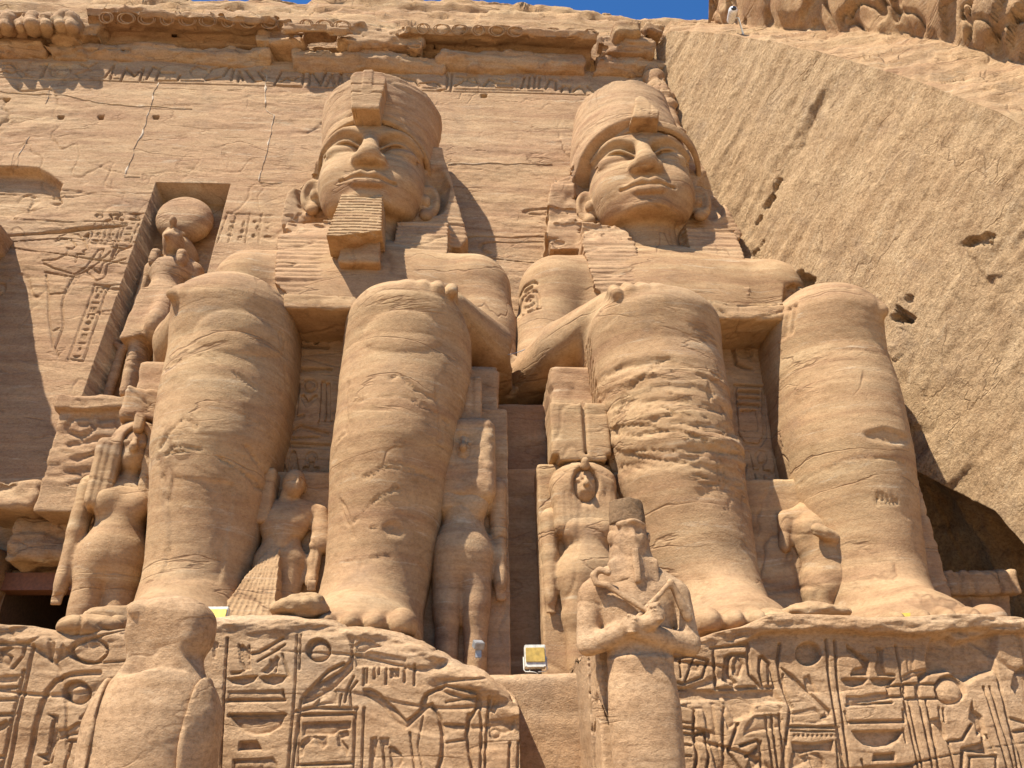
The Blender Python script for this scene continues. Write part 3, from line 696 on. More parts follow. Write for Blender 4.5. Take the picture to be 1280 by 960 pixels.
        dd = st*2.6+fbm(Q2, (1.1, 1.6, 1.1), 4, 67)*.6-(1-sstep(0, .02, cr))*.4-(1-sstep(0, .02, cr2))*.3
        q = q+np.array([-.75, -.65, 0])*(dd*min(1, .25+t*12)*sstep(850, 900, epx))[:, None]
        shelf.append(q)
    allr = np.concatenate(hol[::-1]+[face]); nr = len(hol)+n1+1
    tag(mesh('quarried_cliff', allr, grid_faces(nr, len(S_)), M_RO), kind='structure')
    tag(mesh('natural_cliff', np.concatenate([f1]+shelf), grid_faces(1+len(shelf), len(S_)), M_CL), kind='structure')
quarry()

# ================================================================== CLIFF ABOVE THE FRIEZE
def brow():
    us_ = np.linspace(-34, 13, 420); n = 130; rows = []
    sky_px = [(-40, -14), (0, -10), (140, -2), (225, -6), (240, 9), (330, 7), (385, 11), (395, 3), (470, 1), (540, 2), (600, 3), (660, 8), (720, 16), (765, 24), (800, 30), (860, 29), (900, 26)]
    pts = np.array([at(x, y, 33.0) for x, y in sky_px]); topz = np.interp(us_*33/25.5, pts[:, 0], pts[:, 2])-1.15
    y0, z0 = FY(cb)-.2, cb-.1
    for i in range(n+1):
        t = i/n
        Y = y0+(33-y0)*t; st = np.interp(t, [0, .06, .22, .30, .48, .55, .8, 1], [0, .16, .26, .47, .58, .74, .86, 1])
        z = z0+(topz-z0)*st
        x = us_*(1+(Y-25.5)/25.5)
        rows.append(np.stack([x, 0*x+Y, z], 1))
    for k in (1, 4, 20): r = rows[-1].copy() if k == 1 else rows[n].copy(); r[:, 1] = 33+k; r[:, 2] = rows[n][:, 2]-.3*k; rows.append(r)
    P = np.concatenate(rows); Pq = P.copy(); Pq[:, 2] += fbm(P, (.12, .12, .12), 2, 70)*3
    k = fbm(Pq, (.10, .35, 1.1), 4, 71)*6
    stp = (np.floor(k)+sstep(.9, 1, k-np.floor(k)))/6
    P[:, 2] += stp*.9+fbm(P, (.9, .9, 1.5), 4, 72)*.5
    P[:, 1] += -stp*.9+fbm(P, (.8, .8, 2.5), 4, 73)*.5
    tag(mesh('cliff_top', P, grid_faces(len(rows), len(us_)), M_CL), kind='structure')
brow()
# rounded outcrop above the shelf, and loose blocks
def outcrop(name, c, hf, seed, rz=0.0, h=.16, amp=.6, rx=0.0, tilt=(.25, .25, .8)):
    def f(P):
        d = bx(P, c, hf, min(hf)*.55, rz, rx)
        w = fbm(P, (.25, .25, .25), 3, seed)
        Q = P.copy(); Q[:, 2] += .35*P[:, 0]+w*2
        cr = np.abs(fbm(Q, tilt, 3, seed+2)); cr2 = np.abs(fbm(P, (.5, .3, .12), 3, seed+6))
        return d+w*amp*1.6+(1-sstep(0, .03, cr))*.35+(1-sstep(0, .02, cr2))*.5+fbm(Q, (.3, .3, 2.2), 3, seed+4)*.35
    c = np.array(c); hf = np.array(hf); m = hf.max()*.25+1.5; r = np.hypot(hf[0], hf[1]) if rz else 0
    e = np.array([max(hf[0], r), max(hf[1], r), hf[2]])+m
    return carve(name, f, c-e, c+e, h, M_CL, None, dict(big=.10, strata=.06, crack=.0, flake=.05, fine=.02, seed=seed))
def dist(px, py, t): r = ray(px, py); return np.array([0, 0, EYE])+r*t
for i, (px, py, t, hf, lab) in enumerate([(782, 44, 36.5, (.6, .5, .42), 'angular tan boulder just right of the end of the broken frieze'), (815, 42, 37.0, (.6, .5, .42), 'angular tan boulder above the top of the corner moulding'),
                                  (1045, 34, 37.6, (.9, .7, .5), 'small rounded boulder at the foot of the big outcrop above the quarried wall')]):
    p = dist(px, py, t)
    o = outcrop('boulder', p, hf, 140+i*5, .3*i, .09, .35); tag(o, lab, 'boulder', 'boulders on the cliff edge')

# ================================================================== PEDESTALS
def pedestal(name, label, x0, x1, yf, zt_pts, draw, seed, slope, mat=M_PE, ue=4.2, st=.017, lip=None, back=18.5):
    us_ = np.concatenate([lin(x0-3.0, x0-.12, .12), lin(x0-.1, x1+.1, st), lin(x1+.12, x1+3.0, .12)])
    zs_ = np.concatenate([lin(0, 1.2, .1), lin(1.22, 4.5, st), lin(4.52, 4.5+ue, .045)])
    R = Relief(us_, zs_); draw(R)
    U_, T_ = np.meshgrid(us_, zs_)
    q = np.stack([U_.ravel(), 0*U_.ravel()+yf, T_.ravel()], 1)
    zt = np.interp(us_, [p[0] for p in zt_pts], [p[1] for p in zt_pts])
    q1 = np.stack([us_, 0*us_, 0*us_], 1); zt = zt+fbm(q1, (.9, 1, 1), 4, seed)*.22
    Zt = np.broadcast_to(zt, U_.shape)
    # bend the sheet over the top edge and round the two ends
    over = T_-Zt; rr = .10
    Zp = np.where(over < -rr, T_, Zt-rr+rr*np.sin(np.clip((over+rr)/rr, 0, 1.5708)))
    Yo = np.where(over < -rr, 0, rr*(1-np.cos(np.clip((over+rr)/rr, 0, 1.5708)))+np.maximum(over+rr-1.5708*rr, 0))
    Zp = Zp+slope(U_, Yo)
    Xp = np.clip(U_, x0, x1); Yo2 = np.abs(U_-Xp)
    Yp = yf+Yo+Yo2
    P = np.stack([Xp.ravel(), Yp.ravel(), Zp.ravel()], 1)
    topm = sstep(-.02, .25, over)
    d = weather(P, .05, .03, .06, .02, .012, seed)
    d += .03*fbm(P, (2.5, 2.5, 2.5), 4, seed+8)
    d = d.reshape(U_.shape)
    worn = sstep(-.5, -.05, over)*(1-topm)                  # the arris is worn and chipped
    ch = fbm(P, (1.1, 1.1, 3.5), 4, seed+3).reshape(U_.shape)
    dep = R.D*(1-sstep(-.30, -.10, over)*.85)*(1-topm)
    front = d-dep+worn*(ch*.5+.02)
    if lip is not None: front = front+lip(U_, T_, over, ch)
    P = P.reshape(U_.shape+(3,))
    P[..., 1] -= front*(1-topm)
    tp = (fbm(P.reshape(-1, 3), (.5, 1.0, .8), 4, seed+5)*.5+weather(P.reshape(-1, 3), .05, .04, .08, .06, .01, seed+6)).reshape(U_.shape)
    P[..., 2] += tp*topm
    o = mesh(name, P.reshape(-1, 3), grid_faces(len(zs_), len(us_)), mat, None, True, (0.5*(x0+x1), yf, 0))
    return tag(o, label, 'pedestal', 'inscribed statue pedestals')
YP = 13.9
def onped(px, py): p = at(px, py, YP); return (p[0], p[2])
def zp(ox, oy, s): return lambda x, y: onped(ox+x/s, oy+y/s)
def drawA(R):
    z2 = zp(0, 720, 3.879); z3 = zp(250, 740, 3.122)
    D = .065
    def l(zz, pts, w=.020, d=D, closed=False): R.line([zz(*p) for p in pts], w*.85, min(d, .085), closed)
    def k(zz, pts, d=D, fl=.35, ed=.06): R.sink([zz(*p) for p in pts], d, fl, ed, .014)
    # --- left of the falcon
    l(z2, [(165, 335), (135, 460), (40, 931)], .03); l(z2, [(112, 460), (5, 931)], .03)
    l(z2, [(480, 470), (400, 472), (330, 480), (270, 510), (225, 560), (195, 640), (160, 780), (130, 931)], .045, .10)
    l(z2, [(500, 900), (490, 931)])
    k(z2, ring((370, 565), 68, 58), .13, .75, .05); R.swell(z2(378, 575), .16, .15, .09)
    k(z2, [(352, 350), (385, 318), (450, 308), (505, 330), (512, 365), (470, 405), (400, 422), (360, 400)], .04, .2, .05); l(z2, ring((432, 362), 85, 60), .03, .09)
    k(z2, [(228, 670), (282, 678), (276, 748), (262, 800), (232, 905), (180, 868), (222, 862), (244, 760), (258, 690)], .09)
    k(z2, [(272, 750), (330, 742), (372, 712), (402, 706), (412, 742), (395, 770), (350, 772), (300, 790), (268, 800)], .07, .2)
    l(z2, [(268, 800), (246, 905), (215, 912)]); l(z2, [(345, 800), (312, 931)], .022); l(z2, [(330, 800), (440, 800), (452, 752), (466, 745)], .026)
    l(z2, [(440, 800), (425, 931)], .022); l(z2, [(375, 931), (380, 880), (400, 865), (428, 868)], .026); l(z2, [(390, 690), (440, 640), (460, 640)], .03, .05)
    k(z2, [(415, 650), (465, 620), (465, 710), (440, 690)], .06)
    for y in (545, 602, 676): l(z2, [(-60, y), (90-y*.03, y-3)], .03)
    k(z2, [(-40, 488), (100, 478), (75, 512), (20, 518), (-40, 512)], .06)
    k(z2, [(0, 360), (50, 340), (62, 352), (28, 372), (62, 392), (40, 440), (0, 420)], .08); l(z2, [(62, 445), (110, 390), (120, 340)], .03)
    l(z2, [(-20, 330), (130, 330), (190, 300)], .03); k(z2, [(245, 300), (275, 330), (245, 420), (232, 400)], .08); k(z2, [(310, 330), (340, 380), (265, 425), (280, 400)], .06)
    k(z2, [(-30, 730), (30, 700), (45, 720), (20, 740), (-30, 760)], .08); l(z2, [(-30, 880), (20, 878)], .03)
    # --- right of the falcon
    for pts in ([(105, 178), (92, 400), (80, 690)], [(378, 165), (372, 360), (345, 690)], [(395, 420), (362, 690)], [(610, 452), (598, 690)], [(640, 452), (632, 690)]): l(z3, pts, .022)
    l(z3, [(392, 165), (388, 300)], .02)
    k(z3, [(104, 338), (165, 330), (225, 326), (205, 350), (165, 364), (125, 356)], .10, .6); k(z3, [(232, 332), (285, 322), (338, 328), (320, 352), (285, 364), (250, 354)], .10, .6)
    k(z3, [(120, 312), (175, 308), (190, 300), (185, 225), (165, 205), (152, 215), (172, 300), (155, 318), (122, 322)], .08); l(z3, [(150, 205), (160, 275), (172, 300)], .02)
    l(z3, [(190, 210), (192, 300)], .02); l(z3, [(205, 240), (230, 235), (320, 180)], .03); l(z3, [(225, 270), (285, 235), (330, 205)], .02)
    k(z3, [(240, 310), (262, 290), (300, 250), (310, 260), (285, 300), (262, 318)], .07); l(z3, [(280, 300), (275, 265)], .02); l(z3, [(295, 310), (300, 270)], .02)
    k(z3, [(70, 200), (60, 260), (50, 250), (50, 190)], .05); l(z3, [(320, 240), (345, 330)], .02)
    k(z3, [(108, 388), (322, 384), (330, 422), (108, 424)], .045, .15, .05); l(z3, [(108, 424), (330, 422)], .03, .11); l(z3, [(322, 384), (330, 422)], .02)
    l(z3, [(112, 482), (332, 480)], .03, .11)
    k(z3, [(118, 490), (330, 487), (312, 528), (270, 552), (222, 560), (170, 546), (135, 518)], .11, .7, .05)
    k(z3, [(155, 584), (222, 582), (240, 616), (150, 618)], .10, .8, .03); k(z3, [(128, 656), (285, 648), (302, 672), (302, 700), (128, 700)], .06, .2)
    k(z3, ring((462, 228), 49, 46), .14, .8, .04); R.swell(z3(468, 234), .17, .16, .10)
    k(z3, [(575, 168), (592, 225), (585, 268), (540, 312), (470, 352), (402, 408), (402, 438), (440, 425), (530, 372), (598, 300), (600, 235), (602, 180)], .10, .35)
    l(z3, [(410, 402), (500, 310), (560, 280)], .03, .1)
    k(z3, [(604, 205), (640, 184), (665, 188), (706, 212), (660, 222), (640, 236), (606, 234)], .08, .2)
    R.floor([z3(*p) for p in [(604, 238), (690, 236), (804, 258), (806, 290), (720, 292), (606, 292)]], .05, .02)
    for x, y0_, y1_ in ((640, 298, 362), (652, 298, 355), (682, 294, 336), (700, 296, 320), (728, 300, 358), (750, 302, 332), (775, 300, 330), (800, 296, 350), (838, 285, 362)): l(z3, [(x, y0_), (x-2, y1_)], .024)
    k(z3, [(740, 300), (772, 302), (768, 335), (750, 330)], .08)
    k(z3, [(442, 446), (482, 392), (520, 374), (532, 396), (538, 440), (500, 438)], .08, .2); l(z3, [(565, 430), (575, 380), (600, 330)], .02); l(z3, [(545, 442), (552, 400)], .02); l(z3, [(590, 445), (585, 385), (612, 350)], .02)
    l(z3, [(372, 468), (440, 452), (612, 456)], .03)
    l(z3, [(388, 482), (604, 474)], .03); l(z3, [(604, 474), (600, 668), (382, 676), (388, 482)], .022)
    k(z3, [(402, 512), (588, 506), (588, 534), (545, 540), (520, 560), (470, 556), (402, 560)], .07, .5, .05)
    k(z3, [(384, 612), (402, 580), (432, 558), (470, 566), (500, 560), (496, 600), (478, 614), (462, 600), (445, 570), (410, 600), (400, 640), (384, 640)], .06, .2)
    k(z3, [(536, 548), (578, 540), (582, 562), (548, 572), (580, 610), (575, 640), (540, 600)], .07, .2)
    # offering king, both arms forward
    k(z3, [(636, 378), (668, 378), (706, 398), (716, 412), (770, 462), (806, 500), (846, 470), (868, 442), (866, 420), (890, 388), (940, 368), (975, 362), (890, 402), (884, 436), (905, 440), (800, 538), (760, 505), (700, 440), (642, 402)], .10, .25, .07)
    l(z3, [(905, 440), (938, 500), (948, 560), (945, 640), (930, 690)], .035, .11); l(z3, [(865, 438), (882, 402), (960, 366), (1080, 392)], .03, .09)
    l(z3, [(1085, 395), (1082, 450), (1050, 500), (1040, 560), (1062, 690)], .03, .09); l(z3, [(1040, 560), (1050, 480)], .03); l(z3, [(1090, 400), (1100, 540), (1095, 690)], .026)
    l(z3, [(1130, 410), (1118, 560), (1112, 690)], .026); k(z3, [(1128, 500), (1230, 492), (1222, 540), (1190, 552), (1128, 545)], .06, .2); k(z3, ring((1152, 552), 24, 22), .07, .4)
    l(z3, [(1210, 590), (1206, 690)], .026); l(z3, [(1245, 585), (1240, 690)], .026); k(z3, [(1150, 420), (1168, 425), (1150, 475), (1132, 465)], .06)
    l(z3, [(955, 520), (1030, 520)], .02, .05); l(z3, [(950, 590), (1040, 575)], .02, .05); l(z3, [(960, 430), (1075, 410)], .02, .05)
    k(z3, [(668, 572), (690, 566), (690, 590), (676, 690), (662, 690)], .08); k(z3, [(702, 570), (738, 570), (736, 600), (708, 600)], .08); l(z3, [(715, 600), (722, 690)], .024); l(z3, [(690, 580), (684, 640)], .02)
    k(z3, [(738, 602), (758, 608), (785, 632), (792, 660), (780, 690), (748, 690)], .07, .2); l(z3, [(820, 550), (838, 690)], .02, .05); l(z3, [(880, 440), (850, 600), (870, 690)], .018, .04)
    R.line([z3(455, 133), z3(620, 133), z3(700, 150)], .02, .05)
def slopeA(u, y):
    s_ = sstep(-2.2, .9, u); return y*s_*.50*(1-np.exp(-np.maximum(0, 2.2-y)))*.9*np.where(y < 3, 1, 1)
pA = pedestal('statue_pedestal', 'carved sandstone pedestal block under the bearded king, its right corner broken away', -13.2, .86, YP,
              [(-14, 4.2), (-8, 4.12), (-7.4, 4.08), (-6.4, 3.98), (-5.3, 4.02), (-3.4, 4.18), (-2.5, 4.12), (-2.05, 4.0), (-1.5, 3.9), (-.8, 3.7), (-.3, 3.45), (.3, 3.15), (.6, 2.85), (.86, 2.6), (2, 2.6)], drawA, 200., slopeA)
def drawB(R):
    z6 = zp(840, 740, 2.909); D = .07
    def l(pts, w=.020, d=D, closed=False): R.line([z6(*p) for p in pts], w*.85, min(d, .085), closed)
    def k(pts, d=D, fl=.35, ed=.06): R.sink([z6(*p) for p in pts], d, fl, ed, .014)
    R.floor([z6(*p) for p in [(928, 240), (945, 170), (1010, 160), (1035, 185), (1110, 165), (1180, 150), (1176, 240), (1182, 285), (1120, 305), (1075, 330), (1010, 285), (930, 300), (905, 330), (900, 300), (935, 285)]], .16, .05)
    R.floor([z6(*p) for p in [(0, 345), (150, 360), (370, 352), (400, 400), (300, 410), (295, 445), (225, 470), (190, 395), (40, 400), (0, 405)]], .09, .04)
    l([(150, 205), (160, 352), (375, 345), (355, 260), (330, 235)], .03, .12); l([(140, 205), (275, 190), (278, 216)], .03, .1)
    k([(185, 320), (192, 235), (215, 222), (270, 222), (276, 240), (222, 232), (212, 245), (212, 300), (235, 330), (228, 345)], .13, .5)
    k([(222, 250), (240, 230), (262, 262), (245, 312), (222, 300)], .08, .2); l([(275, 222), (282, 300), (318, 342)], .03, .11); l([(322, 240), (318, 290), (335, 345)], .03, .11); l([(350, 270), (355, 345)], .026)
    k([(120, 185), (150, 160), (215, 135), (255, 165), (220, 178), (160, 182)], .05, .2); l([(0, 240), (70, 235), (130, 250), (110, 310), (40, 335), (0, 325)], .026); l([(30, 245), (32, 310)]); l([(45, 330), (80, 240)], .02); k([(60, 260), (100, 262), (95, 290), (62, 285)], .06)
    k(ring((497, 224), 46, 43), .15, .85, .03); l([(485, 215), (500, 240), (508, 215)], .014, .17)
    l([(560, 175), (572, 300), (622, 645)], .026, .1); l([(592, 178), (604, 320), (645, 645)], .026, .1)
    l([(392, 190), (385, 250), (398, 330), (430, 420), (425, 470), (402, 645)], .03, .1)
    k([(395, 272), (440, 300), (520, 380), (575, 432), (580, 450), (540, 462), (560, 438), (505, 388), (430, 310)], .09); l([(405, 300), (410, 370), (440, 420)], .02)
    k([(482, 312), (500, 300), (520, 340), (530, 368), (500, 362), (488, 350)], .07, .2); k([(432, 440), (520, 420), (560, 470), (520, 480), (440, 475)], .04, .2)
    k([(636, 192), (715, 250), (716, 302), (652, 302), (662, 280), (700, 272), (668, 232), (640, 215)], .12, .5); k([(660, 300), (672, 275), (690, 300)], .08)
    k([(618, 318), (665, 312), (712, 316), (700, 335), (665, 345), (635, 338)], .12, .6); k([(722, 316), (768, 312), (812, 316), (800, 336), (768, 343), (738, 336)], .12, .6)
    k([(742, 200), (768, 210), (764, 262), (782, 296), (812, 300), (815, 306), (752, 304), (740, 275), (750, 240)], .09, .3); l([(815, 195), (838, 318)], .024); k([(845, 200), (880, 205), (880, 290), (860, 290)], .04, .2)
    k([(832, 310), (872, 288), (925, 280), (930, 300), (880, 310), (838, 330)], .07, .2)
    k([(636, 378), (690, 380), (740, 368), (790, 368), (796, 388), (740, 398), (690, 402), (638, 412)], .08, .25); l([(636, 412), (800, 402)], .022, .1)
    l([(650, 474), (845, 470)], .03, .12); l([(842, 430), (846, 470)], .024, .11); l([(630, 435), (640, 475)], .02)
    k([(656, 506), (842, 503), (825, 538), (790, 560), (745, 566), (700, 555), (672, 532)], .13, .75, .04); l([(842, 500), (852, 545)], .02)
    k([(736, 592), (808, 586), (812, 612), (732, 614)], .13, .85, .02); k([(700, 632), (880, 626), (880, 660), (700, 660)], .06, .3); l([(690, 610), (700, 645)], .02)
    for p in ([(785, 345), (835, 338), (838, 380), (788, 382)], [(846, 336), (888, 336), (892, 388), (848, 390)], [(896, 334), (968, 336), (972, 386), (900, 388)]): l(p, .024, .1, True)
    k(ring((1014, 356), 56, 55), .14, .8, .03); R.swell(z6(1014, 362), .24, .23, .14)
    for p in ([(862, 400), (915, 645)], [(900, 395), (952, 645)], [(925, 392), (972, 645)], [(846, 400), (900, 645)]): l(p, .024, .1)
    k([(938, 462), (975, 458), (985, 480), (998, 520), (995, 545), (975, 500), (945, 472)], .10, .4); l([(970, 420), (975, 460), (945, 480)], .02); l([(985, 425), (990, 470)], .022)
    k([(1092, 396), (1102, 430), (1128, 452), (1142, 505), (1132, 540), (1150, 590), (1065, 578), (1060, 640), (1050, 645), (1052, 568), (1128, 548), (1130, 510), (1112, 520), (1105, 478), (1082, 462)], .12, .6, .04)
    l([(1004, 544), (1056, 538), (1082, 496), (1090, 482)], .024, .1); l([(1005, 545), (1030, 645)], .022); l([(1082, 600), (1180, 596), (1180, 645)], .022); l([(1085, 600), (1082, 645)], .022); l([(1145, 520), (1175, 580)], .02)
    for p in ([(1138, 345), (1225, 645)], [(1160, 345), (1250, 645)], [(1182, 285), (1215, 420), (1262, 645)], [(1210, 400), (1280, 645)]): l(p, .022, .09)
    k([(1278, 272), (1300, 280), (1300, 420), (1268, 400), (1240, 345), (1248, 300)], .10, .6); l([(1238, 460), (1300, 480)], .03); l([(1240, 510), (1300, 500), (1300, 640)], .03)
    # striding figure at the left
    k([(28, 412), (80, 395), (150, 384), (190, 400), (218, 440), (236, 478), (205, 500), (196, 470), (175, 420), (150, 410), (165, 520), (192, 645), (160, 645), (128, 520), (112, 425), (70, 430)], .07, .15, .08)
    l([(82, 432), (78, 500), (92, 600), (85, 645)], .03, .09); l([(86, 520), (120, 510), (135, 600), (128, 645)], .026, .09); l([(192, 420), (185, 480), (190, 645)], .03, .09); l([(0, 420), (25, 440)], .03)
    for y in (470, 510, 550, 590): l([(0, y), (70, y+8)], .02, .04)
    k([(296, 452), (378, 444), (402, 462), (398, 490), (352, 500), (300, 508), (262, 520), (268, 490)], .06, .2); k([(300, 420), (345, 402), (362, 395), (400, 420), (395, 440), (300, 440)], .04, .15)
    for p in ([(340, 450), (370, 645)], [(362, 448), (388, 645)], [(390, 445), (412, 645)], [(250, 560), (310, 540), (322, 560), (330, 645)], [(240, 480), (205, 580), (250, 645)], [(270, 600), (310, 570)]): l(p, .026, .09)
    k([(288, 590), (325, 540), (330, 600), (305, 640), (270, 645)], .07, .4)
    l([(425, 490), (605, 492), (632, 645)], .026, .1); l([(432, 505), (596, 508)], .016, .06)
    for x in range(445, 600, 17): R.sink([z6(x-3+dx_*3, 519+dy_*3) for dx_, dy_ in ((0, 0), (2, 0), (2, 2), (0, 2))], .06)
    k([(436, 545), (500, 552), (586, 540), (586, 580), (520, 578), (470, 590), (440, 580)], .09, .7, .04); l([(598, 540), (606, 645)], .02)
    k([(428, 645), (436, 590), (460, 572), (470, 600), (495, 586), (530, 586), (552, 610), (556, 645), (510, 645), (500, 610), (470, 630)], .06, .2)
def slopeB(u, y): return sstep(3.9, 2.6, u)*0*y
pB = pedestal('statue_pedestal', 'carved sandstone pedestal block under the beardless king, with deep worn top edge', 2.05, 14.0, YP,
              [(1, 3.4), (2.05, 3.5), (2.6, 3.75), (3.3, 3.85), (4, 3.8), (4.8, 3.95), (5.3, 4.12), (8, 4.12), (9.2, 4.1), (10.2, 4.0), (10.6, 3.85), (12, 3.7), (15, 3.6)], drawB, 230., slopeB,
              lip=lambda U, T, o, c: .16*sstep(-.34, -.26, o+c*.25)*(1-sstep(-.03, .1, o))*sstep(4.6, 5.1, U))
# low ledge bridging the two pedestals
def f(P): return bx(P, (1.45, 21.0, 1.65), (2.3, 5.6, 1.72), .12)
o = carve('bridging_ledge', f, (-1.2, 15, -.2), (4.2, 27, 3.9), .07, M_PE, None, dict(big=.10, strata=.06, crack=.08, seed=15), base=(1.45, 16, 0))
tag(o, 'low rough sandstone ledge bridging the gap between the two inscribed pedestals', 'ledge')
# ================================================================== THE SEATED KINGS
def mirror(P, cx): Q = P.copy(); Q[:, 0] = np.abs(P[:, 0]-cx); return Q      # symmetric features, x >= 0
def king_head_sdf(cx, rot=0.0):
    ca_, sa_ = math.cos(rad(rot)), math.sin(rad(rot))
    def f(P0):
        P0 = np.stack([cx+(P0[:, 0]-cx)*ca_+(P0[:, 1]-23.2)*sa_*-1, 23.2+(P0[:, 1]-23.2)*ca_+(P0[:, 0]-cx)*sa_, P0[:, 2]], 1)
        P = mirror(P0, cx)
        f_ = smin(ell(P, (0, 23.0, 21.95), (1.98, 1.75, 2.5)), ell(P, (0, 22.5, 21.05), (1.84, 1.16, 1.70)), .5)
        f_ = smin(f_, ell(P, (0, 22.3, 20.35), (1.52, 1.02, .92)), .45)
        f_ = smin(f_, ell(P, (0, 22.85, 23.0), (1.97, 1.66, 1.1)), .3)
        f_ = smin(f_, ell(P, (1.0, 21.95, 21.05), (.62, .55, .60)), .5)                # cheek
        f_ = smin(f_, ell(P, (0, 21.55, 19.86), (.72, .48, .36)), .35)
        f_ = smax(f_, np.where(P[:, 1] < 22.6, 19.52+.22*(P[:, 1]-21.2)-P[:, 2], -1.0), .25)                 # chin
        f_ = smin(f_, cap(P, (0, 23.3, 20.6), (0, 23.5, 16.6), 1.22, 1.5), .35)      # neck
        f_ = smax(f_, -ell(P, (.95, 21.08, 22.32), (.86, .46, .44)), .32)             # sockets
        f_ = smax(f_, -ell(P, (.46, 21.30, 22.30), (.30, .36, .30)), .15)
        f_ = smin(f_, ell(P, (.98, 21.84, 22.22), (.66, .38, .33)), .05)              # eyes
        def arc(x0, x1, zc, hz, y0, y1, n=9):
            o_ = []
            for i in range(n):
                t = i/(n-1); x = x0+(x1-x0)*t
                o_.append((x, y0+(y1-y0)*max(0, (t-.35)/.65)**1.8, zc+hz*math.sin(math.pi*min(1, t*.92+.04))))
            return o_
        f_ = smin(f_, chain(P, arc(.28, 1.74, 22.16, .40, 21.44, 21.98), [.04, .055, .065, .07, .07, .065, .06, .05, .04]), .07)
        f_ = smin(f_, chain(P, arc(.28, 1.60, 22.12, -.19, 21.48, 21.88), [.04, .045, .05, .055, .055, .055, .05, .045, .04]), .12)
        f_ = smin(f_, chain(P, arc(.20, 1.86, 22.62, .36, 21.28, 22.12), [.03, .05, .06, .06, .06, .055, .05, .04, .03]), .34)
        n = smin(cap(P, (0, 21.40, 22.85), (0, 20.98, 21.62), .24, .36), ell(P, (0, 20.92, 21.46), (.38, .32, .33)), .2)
        n = smin(n, ell(P, (.40, 21.16, 21.40), (.24, .30, .24)), .12)
        n = smax(n, 21.12-P[:, 2]+(P[:, 1]-21.0)*.15, .08)
        n = smax(n, -ell(P, (.22, 21.00, 21.08), (.13, .15, .10)), .06)
        f_ = smin(f_, n, .15)
        f_ = smin(f_, ell(P, (0, 21.45, 20.44), (.90, .42, .42)), .25)                # muzzle
        f_ = smin(f_, chain(P, [(0, 21.0, 20.58), (.24, 20.98, 20.65), (.55, 21.12, 20.62), (.90, 21.42, 20.56)], [.12, .13, .11, .05]), .08)
        f_ = smin(f_, chain(P, [(0, 21.0, 20.24), (.38, 21.06, 20.28), (.80, 21.36, 20.48)], [.17, .15, .05]), .08)
        f_ = smax(f_, -chain(P, [(0, 20.86, 20.44), (.5, 20.98, 20.46), (.94, 21.36, 20.54)], [.055, .055, .075]), .06)
        e = ell(P, (2.14, 22.72, 20.95), (.44, .26, .80))
        e = smax(e, -ell(P, (2.18, 22.42, 21.02), (.27, .26, .58)), .1)
        e = smin(e, ell(P, (2.04, 22.55, 20.88), (.17, .18, .26)), .08)
        e = smin(e, ell(P, (2.06, 22.62, 20.25), (.23, .2, .23)), .1)
        return smin(f_, e, .08)
    return f

LEG = dict(
 A1=[(345, 225, 360), (372, 222, 364), (400, 214, 368), (450, 205, 365), (520, 193, 354), (590, 186, 336), (640, 183, 326), (700, 176, 315), (735, 170, 305), (765, 164, 306)],
 A2=[(358, 432, 572), (385, 434, 578), (420, 428, 590), (470, 420, 590), (540, 415, 571), (600, 410, 560), (660, 406, 550), (705, 402, 541), (740, 396, 533), (765, 388, 528)],
 B1=[(360, 738, 900), (390, 736, 899), (430, 741, 906), (480, 748, 915), (540, 757, 927), (600, 774, 939), (650, 792, 947), (700, 812, 953), (740, 828, 960), (765, 834, 966)],
 B2=[(358, 965, 1088), (385, 963, 1092), (430, 966, 1104), (480, 976, 1120), (540, 986, 1134), (600, 1001, 1147), (650, 1014, 1156), (700, 1026, 1164), (740, 1034, 1171), (765, 1036, 1176)])
YL = 16.5
def leg_table(rows):
    T = []
    for r, a_, b_ in rows:
        p, q = at(a_, r, YL), at(b_, r, YL); T.append(((p[2]+q[2])/2, (p[0]+q[0])/2, (q[0]-p[0])/2))
    T = np.array(T[::-1]); return T
def leg_sdf(P, T, zt, foot=True):
    z = P[:, 2]; xc = np.interp(z, T[:, 0], T[:, 1]); hw = np.interp(z, T[:, 0], T[:, 2])
    k = np.ones(9)/9
    yf = np.interp(z, [4.1, 5.2, 6.5, 8.3, 9.8, 10.8, 11.8, 13], [15.75, 15.75, 15.6, 15.25, 15.30, 15.42, 15.20, 15.25])
    hd = hw*1.02; yc = yf+hd
    u = np.maximum(z-(zt-1.15), 0)/1.15
    kneepad = 0
    q = np.abs(P[:, 0]-xc)/hw; v = np.maximum(yc-P[:, 1], 0)/hd
    # a slightly keeled shin
    p_ = np.interp(z, [5, 7, 9.5, 12], [1.85, 1.85, 2.0, 2.2])
    d = ((q**p_+v**p_+u**p_)**(1/p_)-1)*hw*.9
    back = np.where(z > 10, 21.8, 18.4)
    d = smax(d, P[:, 1]-np.interp(z, [9.2, 10.8], [18.4, 21.8]), .3)
    d = np.maximum(d, 4.0-z)
    if foot:
        def ff(P):
            x0 = T[0, 1]; fw = T[0, 2]
            ft = smin(ell(P, (x0, 15.75, 4.2), (fw*1.0, 1.25, .62)), cap(P, (x0, 16.4, 4.75), (x0, 15.3, 4.3), fw*.72, .5), .5)
            sg = 1 if foot > 0 else -1
            for j, (dx, r_, dy) in enumerate([(-.78, .22, .12), (-.40, .24, .04), (0, .25, 0), (.40, .26, 0), (.82, .33, .06)]):
                ft = smin(ft, ell(P, (x0+sg*dx*fw*.95, 14.62+dy, 4.14), (r_*.85, .5, r_*.9)), .10)
            return np.maximum(ft, 3.95-P[:, 2])
        d = smin(d, part_of(P, z < 6.6, ff), .55)
    return d

